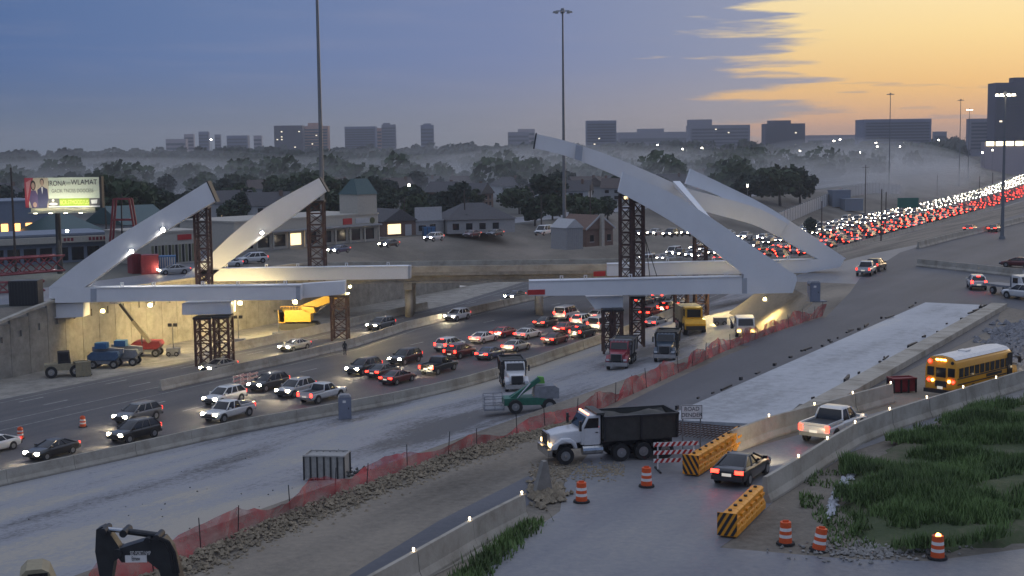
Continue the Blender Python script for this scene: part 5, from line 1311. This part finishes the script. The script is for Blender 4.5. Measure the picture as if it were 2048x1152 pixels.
# ------------------------------------------------------------------ work lights
def work_light(label, pos, energy, col=(1,.95,.85), r=.22, aim=None, spot=150):
    pos = Vector(pos); t = thing('work_light', label, 'work light', pos, 0, 'work lights on the arches')
    b = MB(); b.box((0,.12,0),(.6,.16,.5)); b.build('housing', M_dark, t)
    b = MB(); b.tube((0,-.02,0),(0,.05,0),r,r,14); b.build('lens', em('work_lens_%d' % int(col[2]*100), col, 60), t)
    ld = bpy.data.lights.new('beam','SPOT'); ld.energy = energy; ld.color = col; ld.spot_size = math.radians(spot); ld.spot_blend = 1.0; ld.shadow_soft_size = .3
    lo = link('beam', ld, t, (0,-.12,0)); d = Vector(aim) if aim else Vector((0,-.4,-1)); lo.rotation_euler = (-d).to_track_quat('Z','Y').to_euler()
WARM = (1.0,.74,.30)
work_light('white work light halfway up the front left arch', aty(263,503,YF-.2), 900, aim=(.2,.3,-1))
work_light('white work light higher up the front left arch', aty(326,460,YF-.2), 900, aim=(.2,.3,-1))
work_light('work light on the rear left arch leg', aty(524,466,YR-.2), 900, aim=(0,-.5,-1))
work_light('white lot light left of the front arch', aty(134,462,205), 1800, aim=(0,-.5,-1))
for lab, px, Y, e, aim in (('warm flood light under the left tie girder', (300,610), YF+1.2, 4200, (-.1,.9,-.55)), ('warm flood light left of the first tower', (205,622), YF+1.0, 2600, (0,.9,-.5)), ('warm flood light under the left bearing block', (480,606), YF+3.0, 3800, (-.1,1,-.6)), ('warm flood light beneath the rear left girder', (700,573), YR-1.2, 3600, (.1,-.5,-1)), ('warm flood light behind the left floor beam', (590,604), YF+6, 6000, (-.3,1,-.4)),
    ('warm flood light under the right knuckle', (1530,598), YF+1.5, 4200, (-.35,-.2,-1)), ('warm flood light below the rear right girder', (1420,560), YR-1, 4500, (-.2,-.9,-.8)), ('warm flood light lighting the rear right leg', (1478,566), YR-6, 1900, (.1,1,.9)), ('warm flood light lighting the rear left leg', (500,575), YF+9, 2400, (.05,1,.75))):
    work_light(lab, aty(*px, Y), e, WARM, .16, aim, 172)
def added_light_tower(label, px, Y, e, aim):  # unseen masts and trailers, added to hold floods that light the wall
    q = aty(*px, Y); z0 = gz(q.x, q.y); t = thing('added_light_tower', label, 'light tower', (q.x, q.y, z0), 0); h = q.z-z0
    b = MB(); b.tube((0,0,.8),(0,0,h),.07,.05,8); b.build('mast', M_galv, t)
    b = MB(); b.box((0,0,.6),(1.6,1.0,.8)); b.build('trailer', M_greyp, t)
    for sx in (-.5,.5): wheel(t, sx, -.55, .28, .16)
    for sx in (-.35,.35): b = MB(); b.box((sx,.0,h),(.5,.14,.4)); hd = b.build('lamp_head', M_dark, t); b = MB(); b.box((sx,.09,h),(.42,.03,.32)); b.build('lens', em('tower_lens', WARM, 25), hd)
    ld = bpy.data.lights.new('beam','SPOT'); ld.energy = e; ld.color = WARM; ld.spot_size = math.radians(165); ld.spot_blend = 1; ld.shadow_soft_size = .4
    lo = link('beam', ld, t, (0,.3,h)); lo.rotation_euler = (-Vector(aim)).to_track_quat('Z','Y').to_euler()
added_light_tower('added light tower below the left girder near the first shoring towers', (476,634), 178, 5200, (-.5,1,-.25))
added_light_tower('added light tower beside the yellow crane', (556,622), 184, 5200, (-.2,1,-.3))
added_light_tower('added light tower left of the wall-foot machines', (345,650), 170, 4200, (-.6,1,-.2))
added_light_tower('added light tower below the right girder beside the hauler', (1440,640), 172, 5200, (-.9,.2,-.7))
# ------------------------------------------------------------------ red crane parts and containers on the far lot
def lattice(name, label, a, b, w, m, cat='crane', n=None, group=None):
    a, b = Vector(a), Vector(b); t = thing(name, label, cat, a, 0, group); d = b-a; L = d.length; q = d.to_track_quat('X','Z').to_matrix()
    n = n or max(3, int(L/w/1.1)); C = [Vector((0,s*w/2,r*w/2)) for s in (-1,1) for r in (-1,1)]
    for c in C: k = MB(); k.tube(q@c, q@(c+Vector((L,0,0))), w*.07, w*.07, 6); k.build('chord', m, t)
    for (i, j) in ((0,1),(2,3),(0,2),(1,3)):
        k = MB()
        for s in range(n):
            x0, x1 = L*s/n, L*(s+1)/n; k.tube(q@(C[i]+Vector((x0,0,0))), q@(C[j]+Vector((x1,0,0))), w*.04, w*.04, 5); k.tube(q@(C[j]+Vector((x0,0,0))), q@(C[i]+Vector((x1,0,0))), w*.04, w*.04, 5)
        k.build('lacing', m, t)
    return t
p0 = atz(-60,578,-.5); lattice('crane_boom', 'long red lattice crane boom lying beside the arch foot', p0+Vector((0,2,2.6)), atz(112,560,-.5)+Vector((0,2,2.4)), 2.2, M_redd)
lattice('crane_boom', 'shorter red lattice boom section stacked low in front of the long boom', atz(-30,590,-.5)+Vector((0,0,.9)), atz(90,584,-.5)+Vector((0,0,.9)), 1.3, M_redd)
pb = atz(248,528,-.5)
t = thing('crane_mast', 'red steel A-frame crane mast rising behind the front left arch', 'crane', pb)
zt_ = (aty(250,398,pb.y)-pb).z
for sx, tx in ((-2.6,-1.3),(2.6,1.3)):
    for y in (0,1.6): k = MB(); k.bar((sx,y,0),(tx,y,zt_),.3,.3); k.build('leg', M_redd, t)
for f in (.35,.68,1.0):
    k = MB(); x = 2.6-1.3*f; k.bar((-x,0,zt_*f),(x,0,zt_*f),.28,.28); k.bar((-x,1.6,zt_*f),(x,1.6,zt_*f),.28,.28); k.build('crossbar', M_redd, t)
k = MB(); k.bar((-.4,.8,zt_*.3),(-.2,.8,zt_*1.08),.2,.2); k.build('inner_mast', M_dark, t)
def container(label, px0, px1, yb, h, m, m2=None):
    A, B = atz(px0, yb, -.48), atz(px1, yb-1, -.48); ang, w = frame_of(A, B); t = thing('shipping_container', label, 'container', A, ang)
    b = MB(); b.box((w/2,1.2,h/2),(w,2.4,h)); b.build('box', m, t)
    n = int(w/.35)
    for k in range(n): r = MB(); r.box(((k+.5)*w/n,-.03,h/2),(w/n*.5,.06,h-.3)); r.build('corrugation', m2 or m, t)
    for x in (0,w): r = MB(); r.box((x,0,h/2),(.14,.14,h)); r.build('corner_post', m, t)
container('red steel container behind the front left arch', 284, 317, 549, 2.9, M_redd); container('narrow red tank container left of the red container', 266, 282, 548, 3.0, M_redd); container('blue and white container right of the red one', 319, 352, 544, 2.4, M_tarpblue, M_pale)
container('dark equipment shed left of the arch foot', 20, 76, 612, 3.0, M_dark)
# ------------------------------------------------------------------ noise wall and highway sign on the right
nw = thing('noise_wall', 'pale panelled noise wall running along beyond the far frontage road', 'wall')
nwp = [(1545,458),(1600,434),(1660,408),(1705,392),(1750,386),(1800,388)]
Q = [G(*q) for q in nwp]
for a, b in zip(Q, Q[1:]):
    n = max(2, int((b-a).length/4.5))
    for k in range(n):
        c0, c1 = a.lerp(b, k/n), a.lerp(b, (k+1)/n); ang, L_ = frame_of(c0, c1); c = (c0+c1)/2
        o = MB(); o.box((0,0,2.0),(L_*.95,.25,4.4)); q = o.build('panel', M_pale, nw); q.location = c; q.rotation_euler = (0,0,ang)
        o = MB(); o.box((0,0,2.1),(.4,.45,4.8)); q = o.build('post', M_stucco2, nw); q.location = c0; q.rotation_euler = (0,0,ang)
def road_sign_big():
    p = G(1816,440); Y = p.y; t = thing('highway_sign', 'large green highway sign above the far traffic', 'sign', p)
    a, b = aty(1795,396,Y)-p, aty(1837,415,Y)-p
    for x in (a.x+1, b.x-1): k = MB(); k.tube((x,.3,0),(x,.3,a.z),.2,.2,8); k.build('post', M_galv, t)
    k = MB(); k.box(((a.x+b.x)/2,0,(a.z+b.z)/2),(b.x-a.x,.15,a.z-b.z)); k.build('board', mat('sign_green',(.01,.13,.09),.5), t)
road_sign_big()
for x, y in ((1690,416),(1665,408)):
    p = G(x, y+6); A = p; building('shed', 'blue grey shed standing before the pale noise wall' if x == 1690 else 'taller blue grey shed against the pale noise wall', A, A+Vector((7,1,0)), 4.2 if x == 1690 else 6, 5, M_bluegrey, 'shed')
# ------------------------------------------------------------------ skyline
def skyscraper(label, x0, x1, ytop, Y, m, floors=8, lit=0.03, block=None, name='office_tower'):
    a, b = aty(x0, 300, Y), aty(x1, 300, Y); zt_ = aty((x0+x1)/2, ytop, Y).z; zb = gz(a.x, Y)-2
    w = b.x-a.x; h = zt_-zb; t = thing(name, label, 'building', (a.x, Y, zb), 0, None)
    k = MB(); k.box((w/2,w*.25,h/2),(w,w*.5,h)); k.build('wall', m, t)
    for f in range(floors):
        z = h*(.25+.72*f/floors); k = MB(); k.box((w/2,-.4,z),(w*.94,.8,h*.72/floors*.5)); wb = k.build('window_band', M_skyglass, t)
        n = max(1, int(w*.94/6)) 
        for q in range(n):
            if R.random() < lit: g = MB(); g.box((w*.04+w*.92*(q+.5)/n,-.9,z),(2.2,.3,1.3)); g.build('lit_window', M_skylit, wb)
    if block:
        f0, f1, hh = block; zz = aty(x0, hh, Y).z-zb; k = MB(); k.box((w*(f0+f1)/2,w*.25,(h+zz)/2),(w*(f1-f0),w*.3,zz-h)); k.build('roof_block', m, t)
    return t
M_skyglass = mat('far_glass', (0.05,0.06,0.085), .3, var=.1); M_skylit = em('far_lit_window', (1,.85,.6), 1.4)
M_sk1 = mat('far_concrete', (0.20,0.20,0.25), .8); M_sk2 = mat('far_tan', (0.48,0.27,0.20), .8); M_sk3 = mat('far_dark', (0.06,0.06,0.10), .6); M_sk4 = mat('far_pale', (0.36,0.31,0.33), .8); M_sk5 = mat('far_bluegrey', (0.15,0.17,0.25), .7)
for a in (('low pale office row at the left end of the skyline',332,372,278,2300,M_sk4,3),('slim block above the pale office row',369,388,268,2350,M_sk4,5),('dark slab block on the left skyline',398,418,263,2300,M_sk5,6),('small grey block right of the dark slab',430,442,269,2300,M_sk1,5),('wide grey blue block left of the lit office tower',454,496,271,2250,M_sk5,5),('small pale block with bright stripe',508,524,271,2250,M_sk4,4),('dark office tower with scattered lit windows',549,606,251,2000,M_sk3,9,.12),('tan office block joined to the dark lit tower',602,657,252,2040,M_sk2,8,.04,(.25,.75,246)),('broad blue grey block behind the tall mast',690,752,253,2100,M_sk5,9,.02),('slim tan block beside the broad blue grey one',753,764,256,2150,M_sk2,6),('tall grey block with stepped top',764,792,249,2150,M_sk1,8,.02,(.1,.6,246)),('dark round topped block alone above the trees',842,868,250,2200,M_sk5,6,.02,(.2,.8,247)),('pale low block left of the crown rib tip',1016,1058,264,2300,M_sk1,4),('pale block behind the crown rib tip',1036,1070,258,2350,M_sk4,4),('blue glass office block with a bright roof sign',1173,1233,241,1800,M_sk5,9,.03),('low wide block right of the blue glass office',1236,1380,264,2300,M_sk1,2,.02,(.3,.65,258)),('long stepped hospital block with penthouse',1380,1500,250,1900,M_sk1,6,.03,(.0,.38,239)),('dark block with raised roof under the sunset',1530,1610,247,1700,M_sk3,8,.02,(.12,.66,241)),('low red roofed block between two office slabs',1612,1728,270,1900,M_sk4,2,.05),('long grey office slab under the sunset',1727,1862,238,1500,M_sk5,9,.04),('small grey cube right of the long slab',1868,1893,263,1700,M_sk1,3),('pale slab beside the dark tower',1940,1992,237,1350,M_sk1,8,.02),('massive dark tower block at the sunset edge',1988,2075,165,1150,M_sk3,18,.02,(.45,1.0,155))):
    skyscraper(*a[:6], floors=a[6], lit=a[7] if len(a) > 7 else 0, block=a[8] if len(a) > 8 else None)
# ------------------------------------------------------------------ trees
M_leaf = [mat('foliage_%d' % i, c, .9, var=.35, scale=.8) for i, c in enumerate(((0.030,0.050,0.024),(0.040,0.062,0.024),(0.024,0.040,0.026)))]
M_bark = mat('bark', (0.06,0.048,0.038), .95, var=.3)
def crown_mesh(seed, m, n=1500, rx=4.2, rz=3.4, zc=4.7, q=.55):
    rr_ = random.Random(seed); mb = MB()
    lobes = [(rr_.uniform(-.55,.55)*rx, rr_.uniform(-.55,.55)*rx, zc+rr_.uniform(-.45,.6)*rz, rr_.uniform(.42,.7)) for _ in range(9)]+[(0,0,zc,.8)]
    for _ in range(n):
        lx, ly, lz, s = rr_.choice(lobes); th = rr_.uniform(0, 6.283); cz_ = rr_.uniform(-1,1); r = s*(rr_.random()**.35)
        sx = math.sqrt(1-cz_*cz_); c = Vector((lx+rx*r*sx*math.cos(th), ly+rx*r*sx*math.sin(th), lz+rz*r*cz_))
        if c.z < .5: continue
        nrm = Vector((rr_.gauss(0,1), rr_.gauss(0,1), rr_.gauss(.4,1))).normalized(); a = nrm.orthogonal().normalized(); b = nrm.cross(a); e = q*rr_.uniform(.6,1.5)
        mb.add([c+a*e, c+b*e*.8, c-a*e, c-b*e*.8], [(0,1,2,3)])
    return mb.mesh('crown', m)
def trunk_mesh(seed, zc=5.5):
    rr_ = random.Random(seed); b = MB(); b.tube((0,0,0),(.1,.1,zc*.55),.30,.2,8); b.tube((.1,.1,zc*.55),(0,.2,zc*1.1),.2,.08,7)
    for k in range(5): t_ = rr_.uniform(0,6.28); z = zc*rr_.uniform(.35,.7); b.tube((.05,.05,z),(2.2*math.cos(t_),2.2*math.sin(t_),z+rr_.uniform(1,2.6)),.1,.04,5)
    return b.mesh('trunk', M_bark)
CR = [(crown_mesh(11+i, M_leaf[i % 3], rx=(4.2,3.4,4.8,3.8,5.2,3.2)[i], rz=(3.4,3.8,3.0,3.6,3.6,4.2)[i]), trunk_mesh(31+i)) for i in range(6)]
def tree(kind, p, s, label, group):
    t = thing('tree', label, 'tree', p, R.uniform(0,6.28), group); t.scale = (s*R.uniform(.9,1.2), s*R.uniform(.9,1.2), s)
    link('crown', CR[kind][0], t); link('trunk', CR[kind][1], t)
def tree_px(px, yb, yt, kind, label, group=None, wide=1.0):
    p = G(px, yb); h = aty(px, yt, p.y).z-p.z; tree(kind, p, h/8.4, label, group)
for a in ((645,418,345,4,'big dark round tree behind the free end of the rear left arch'),(480,432,368,0,'dark tree between the two left arches'),(598,430,362,2,'tree peeking over the rear left arch'),(1070,452,392,3,'bright green tree left of the second mast'),(1105,440,384,1,'slim green tree close beside the second mast'),(1180,452,388,4,'broad green tree right of the second mast'),(1215,440,392,0,'green tree behind the brown gabled house'),(1560,412,330,4,'large dark tree above the rear right arch'),(1600,408,332,0,'tall dark tree at the end of the noise wall'),(1500,410,345,2,'dark tree left of the large one above the arch'),(1338,430,375,5,'narrow tree behind the front right arch'),(935,470,425,4,'low broad dark tree by the far frontage road'),(975,470,428,2,'low broad dark tree with flat crown by the frontage road'),(720,445,380,1,'tree behind the teal roofed tower'),(860,440,392,2,'tree above the blank white sign board'),(265,470,352,4,'large misty tree behind the red crane mast'),(1055,372,330,4,'round grey tree standing in the mist'),(1620,470,440,5,'small dark tree in front of the noise wall'),(1545,462,432,2,'low dark bush tree at the near end of the noise wall')):
    tree_px(*a[:5])
gl = 'trees of the residential area'
TL = ['dense dark broad tree among the houses beyond the highway','upright mid green tree among the houses beyond the highway','low flat crowned tree among the houses beyond the highway','mid green rounded tree among the houses beyond the highway','wide spreading tree among the houses beyond the highway','slim tall tree among the houses beyond the highway']
def ok_site(X, Y, margin=0):
    u_, v_ = uv((X, Y)); return (v_-curve(u_)) < vw(u_)-48-margin
n = 0; TP = []
while n < 225:
    Y = 290+(R.random()**1.35)*750; X = (R.uniform(-110,2120)-1024)/2700*Y
    if not ok_site(X, Y): continue
    if Y < 330 and X < -22: continue
    k = R.randrange(6); tree(k, (X, Y, gz(X, Y)-.1), R.uniform(.72,1.25), TL[k], gl+': '+TL[k]); TP.append((X, Y)); n += 1
# houses between the trees
HL = ['pale gabled house with grey roof among the trees','brown brick house with dark roof among the trees','grey house with brown gabled roof among the trees','pale house with hipped grey roof among the trees']
HP = [(M_pale,M_roofg,'gable'),(M_brick,M_roofg,'gable_front'),(M_stucco2,M_roofb,'gable'),(M_pale,M_roofg,'hip')]
protos = []
for i, (wm, rm, rf) in enumerate(HP):
    t, w = building('house', HL[i], (0,0,0), (11,0,0), 4.6, 9, wm, 'house', HL[i]+' group', rf, rm, .5, 3.4)
    for k in range(3): opening(t, 'window', 1.2+k*3.3, 2.6+k*3.3, 2.9, 4.0, M_glass); opening(t, 'window', 1.2+k*3.3, 2.6+k*3.3, .8, 2.0, M_glass if (i+k) % 4 else M_litwin)
    b = MB(); b.box((8.6,3.2,7.2),(.8,.8,2.4)); b.build('chimney', M_brick, t); KIDS[t.name] = list(t.children) or [o for o in COL.objects if o.parent == t]
    protos.append(t)
n = 0; used = [False]*4
spots = [(1050,398),(1085,402),(1110,410),(1000,396),(1150,396),(1190,392),(1215,398),(960,418),(900,412),(820,392),(870,388),(560,395),(500,402),(1510,425),(1480,420)]
for j in range(46):
    if j < len(spots): p = G(*spots[j]); X, Y = p.x, p.y
    else:
        Y = R.uniform(330,760); X = (R.uniform(-60,1800)-1024)/2700*Y
    if not ok_site(X, Y, 10): continue
    i = R.randrange(4); pr = protos[i]; ang = R.choice((.3,.5,-.2,1.2))
    if not used[i]: pr.location = (X, Y, gz(X, Y)-.1); pr.rotation_euler = (0,0,ang); used[i] = True
    else: copy_tree(pr, None, (X, Y, gz(X, Y)-.1), ang)
# far wood: one mass of crowns up to the horizon
def far_wood(name, label, n, y0, y1, seed, m, q=1.5, per=70, zmul=1.0):
    rr_ = random.Random(seed); mb = MB(); c = 0
    while c < n:
        Y = rr_.uniform(y0, y1); X = (rr_.uniform(-160,2230)-1024)/2700*Y
        if not ok_site(X, Y) and not (uv((X,Y))[1]-curve(uv((X,Y))[0]) > vb(400)+60): continue
        c += 1; big = rr_.random() < .25; h = rr_.uniform(7,12)*zmul*(1.45 if big else 1); r = rr_.uniform(4,8)*(1.6 if big else 1); z0 = gz(X, Y)
        for _ in range(per):
            th = rr_.uniform(0,6.283); cz_ = rr_.uniform(-.6,1); sx = math.sqrt(max(0,1-cz_*cz_)); k = rr_.uniform(.7,1.05)
            p = Vector((X+r*sx*math.cos(th)*k, Y+r*sx*math.sin(th)*k, z0+h*.5+h*.5*cz_*k)); a = Vector((rr_.gauss(0,1),rr_.gauss(0,1),rr_.gauss(0,1))).normalized(); b = a.orthogonal().normalized(); e = q*rr_.uniform(.6,1.4)
            mb.add([p+a*e, p+b*e, p-a*e, p-b*e], [(0,1,2,3)])
    return stuff(mb.build(name, m), label, 'woodland')
far_wood('mist_wood', 'scattered trees standing in the mist beyond the houses', 230, 540, 800, 4, M_leaf[1], 1.5, 120)
far_wood('nearer_wood', 'misty belt of trees beyond the houses', 420, 760, 1250, 5, M_leaf[0], 1.9)
far_wood('far_wood', 'far dark wood along the horizon below the skyline', 620, 1250, 2100, 6, M_leaf[2], 2.6, 60, 1.05)
# small street lights in the distance
for i, (x, y) in enumerate(((1315,290),(1365,298),(1404,296),(1720,305),(1755,293),(1800,293),(1877,280),(1752,286),(1558,308),(1600,302),(818,370),(1495,371),(1668,282),(1680,279),(1985,300),(1965,305),(642,283),(422,279))):
    Y = 900 if y < 340 else 420
    q = aty(x, y, Y); z0 = gz(q.x, Y); t = thing('street_lamp', 'small glowing street lamp in the distance', 'street lamp', (q.x, Y, z0), 0, 'distant street lamps')
    b = MB(); b.tube((0,0,0),(0,0,q.z-z0),.12,.08,6); b.build('pole', M_galv, t); b = MB(); b.tube((0,0,q.z-z0-.35),(0,0,q.z-z0+.35),.55 if Y > 500 else .3,.4 if Y > 500 else .2,8); b.build('lamp', M_lampdot, t)
# lit shopfront at the far right
p = aty(2010,287,1000); t = thing('lit_shop', 'brightly lit low shop front at the foot of the dark tower', 'shop', (p.x-14,1000,gz(p.x,1000)))
zz = p.z-gz(p.x,1000); b = MB(); b.box((14,4,zz/2),(30,8,zz+3)); b.build('wall', M_sk4, t)
for k in range(4): b = MB(); b.box((3+k*7.2,-.2,zz),(5.6,.4,3.2)); b.build('lit_window', em('shop_glow',(1,.86,.5),3), t)
# ------------------------------------------------------------------ grass bank, soil, spoil heap
def grass():
    mb = MB(); poly = [(1690,925),(1800,878),(1920,838),(2140,775),(2140,1085),(1870,1115),(1760,1108),(1700,1095),(1672,1010)]
    W = [atz(x, y, 0) for x, y in poly]
    xs = [p.x for p in W]; ys = [p.y for p in W]
    def inside(x, y):
        c = False; j = len(W)-1
        for i in range(len(W)):
            if (W[i].y > y) != (W[j].y > y) and x < (W[j].x-W[i].x)*(y-W[i].y)/(W[j].y-W[i].y)+W[i].x: c = not c
            j = i
        return c
    from mathutils import noise
    # soil sheet with mounds
    gm = MB(); st = .6; nx = int((max(xs)-min(xs)+6)/st); ny = int((max(ys)-min(ys)+6)/st); idx = {}
    def hz(x, y):
        d = min((min(1, max(0, 1)),)) ; n_ = noise.noise(Vector((x*.13, y*.13, 2)))*.5+noise.noise(Vector((x*.4, y*.4, 5)))*.22
        return max(.0, .35+n_)
    vs = []; fs = []
    for i in range(nx+1):
        for j in range(ny+1):
            x, y = min(xs)-3+i*st, min(ys)-3+j*st
            if inside(x, y): idx[(i,j)] = len(vs); e = min(1, sum(inside(x+a*1.6, y+b*1.6) for a, b in ((1,0),(-1,0),(0,1),(0,-1)))/4); ring = all(inside(x+a, y+b) for a in (-.61,0,.61) for b in (-.61,0,.61)); vs.append((x, y, .03+hz(x, y)*e if ring else -.06))
    for (i,j) in list(idx):
        q = [(i,j),(i+1,j),(i+1,j+1),(i,j+1)]
        if all(k in idx for k in q): fs.append(tuple(idx[k] for k in q))
    gm.add(vs, fs); struct(gm.build('grass_bank', M_grassbase, None, True))
    n = 0
    while n < 15000:
        x, y = R.uniform(min(xs), max(xs)), R.uniform(min(ys), max(ys))
        if not inside(x, y): continue
        dn = noise.noise(Vector((x*.22, y*.30, 9)))+.4*noise.noise(Vector((x*.8, y*.8, 1)))
        if dn < -.06+R.uniform(-.15,.15): n += .25; continue
        n += 1; h = R.uniform(.22,.6)*(1+max(0, dn)); z = hz(x, y)*.9
        for _ in range(4):
            a = R.uniform(0, 6.28); lx, ly = math.cos(a), math.sin(a); w = R.uniform(.03,.06); ox, oy = R.uniform(-.2,.2), R.uniform(-.2,.2)
            mb.add([(x+ox-ly*w, y+oy+lx*w, z), (x+ox+ly*w, y+oy-lx*w, z), (x+ox+lx*h*.5, y+oy+ly*h*.5, z+h)], [(0,1,2)])
    for _ in range(2600):
        p = atz(1600+170*R.random()**1.3, R.uniform(905,1100), 0); x, y = p.x, p.y
        if noise.noise(Vector((x*.5, y*.5, 4))) < .02: continue
        h = R.uniform(.12,.35); a = R.uniform(0,6.28); w = .05
        mb.add([(x-w*math.sin(a), y+w*math.cos(a), 0), (x+w*math.sin(a), y-w*math.cos(a), 0), (x+math.cos(a)*h*.6, y+math.sin(a)*h*.6, h)], [(0,1,2)])
    # strip of grass by the dirt lane barrier
    A, B = atz(930,1170,0), atz(1065,1046,0)
    for _ in range(1400):
        p = A.lerp(B, R.random()); x, y = p.x+R.gauss(-.1,.35), p.y+R.gauss(0,.35); h = R.uniform(.2,.5); a = R.uniform(0,6.28); w = .05
        mb.add([(x-w*math.sin(a), y+w*math.cos(a), 0), (x+w*math.sin(a), y-w*math.cos(a), 0), (x+math.cos(a)*h*.5, y+math.sin(a)*h*.5, h)], [(0,1,2)])
    me = mb.build('grass', mat('grass_blades', (0.095,0.155,0.042), .8, var=.5, scale=.35)); stuff(me, 'rough green grass on the bank right of the lane', 'grass')
grass()
# white rock trickle and stones at the grass edge
rk = MB()
for i in range(240):
    s_ = R.random(); x = 1662+48*s_**2+R.gauss(0,3); y = 1030-85*s_+R.gauss(0,4); q = atz(x, y, .1); rock(rk, q, R.uniform(.08,.22))
stuff(rk.build('white_rocks', mat('white_stone', (.5,.51,.54), .8)), 'trickle of white stones at the edge of the grass', 'stones')
rk = MB()
for i in range(420):
    x = R.gauss(1740,75); y = R.gauss(1100,9); q = atz(x, y, .06); rock(rk, q, R.uniform(.05,.15))
stuff(rk.build('gravel', mat('grey_gravel', (.26,.25,.23), .9, var=.4)), 'loose grey gravel along the road edge below the grass', 'gravel')
rk = MB()
for i in range(700):
    x = R.gauss(2040,34); y = R.gauss(690,18); q = atz(x, y, 0); d = math.hypot((x-2045)/60, (y-685)/38); q.z = max(.05, 1.5*(1-d))*R.uniform(.6,1); rock(rk, q, R.uniform(.2,.6))
stuff(rk.build('spoil_heap', mat('grey_spoil', (.22,.22,.23), .9, var=.4)), 'heap of grey broken concrete right of the slab', 'spoil')
rk = MB()
for i in range(600):
    x = R.uniform(1060,1250); y = R.gauss(945,9)-(x-1060)*.02; q = atz(x, y, .03); rock(rk, q, R.uniform(.04,.12))
for i in range(260):
    x = R.gauss(1095,18); y = R.gauss(985,12); q = atz(x, y, .1); rock(rk, q, R.uniform(.08,.3))
stuff(rk.build('loose_soil', M_rubble), 'loose soil clods in front of the white dump truck', 'soil')
# ------------------------------------------------------------------ mist and haze
def vol(name, dens, col, aniso=.2):
    m = bpy.data.materials.new(name); m.use_nodes = True; N = m.node_tree.nodes; N.remove(N['Principled BSDF']); v = N.new('ShaderNodeVolumePrincipled')
    v.inputs['Density'].default_value = dens; v.inputs['Color'].default_value = (*col, 1); v.inputs['Anisotropy'].default_value = aniso
    m.node_tree.links.new(v.outputs[0], N['Material Output'].inputs['Volume']); return m
M_mist = vol('mist', .0019, (.93,.95,.96))
_me = bpy.data.meshes.new('mist_bank'); _bm = bmesh.new(); bmesh.ops.create_icosphere(_bm, subdivisions=3, radius=1); _bm.to_mesh(_me); _bm.free(); _me.materials.append(M_mist)
for X, Y, rx, ry, rz, zc in ((-190,600,110,90,13,0),(-80,580,100,80,12,0),(20,570,90,80,14,0),(90,640,80,100,14,0),(-20,720,150,110,15,1),(-230,760,150,130,15,1),(150,620,45,90,13,0),(190,760,70,130,15,1),(240,940,90,150,16,1),(60,880,140,120,15,1)):
    for k in (.45,.7,1.0,1.35):
        o = link('mist_bank', _me, None, (X+R.uniform(-15,15), Y+R.uniform(-15,15), gz(X, Y)+zc)); o.scale = (rx*R.uniform(.8,1.1), ry*R.uniform(.8,1.1), rz*k); stuff(o, 'bank of low pale mist lying among the trees', 'mist')
hb = MB(); hb.box((0,1500,25),(4200,4400,85)); hz_ = hb.build('haze', vol('haze', .00019, (.90,.93,.98), .1)); stuff(hz_, 'thin dusk haze', 'haze')
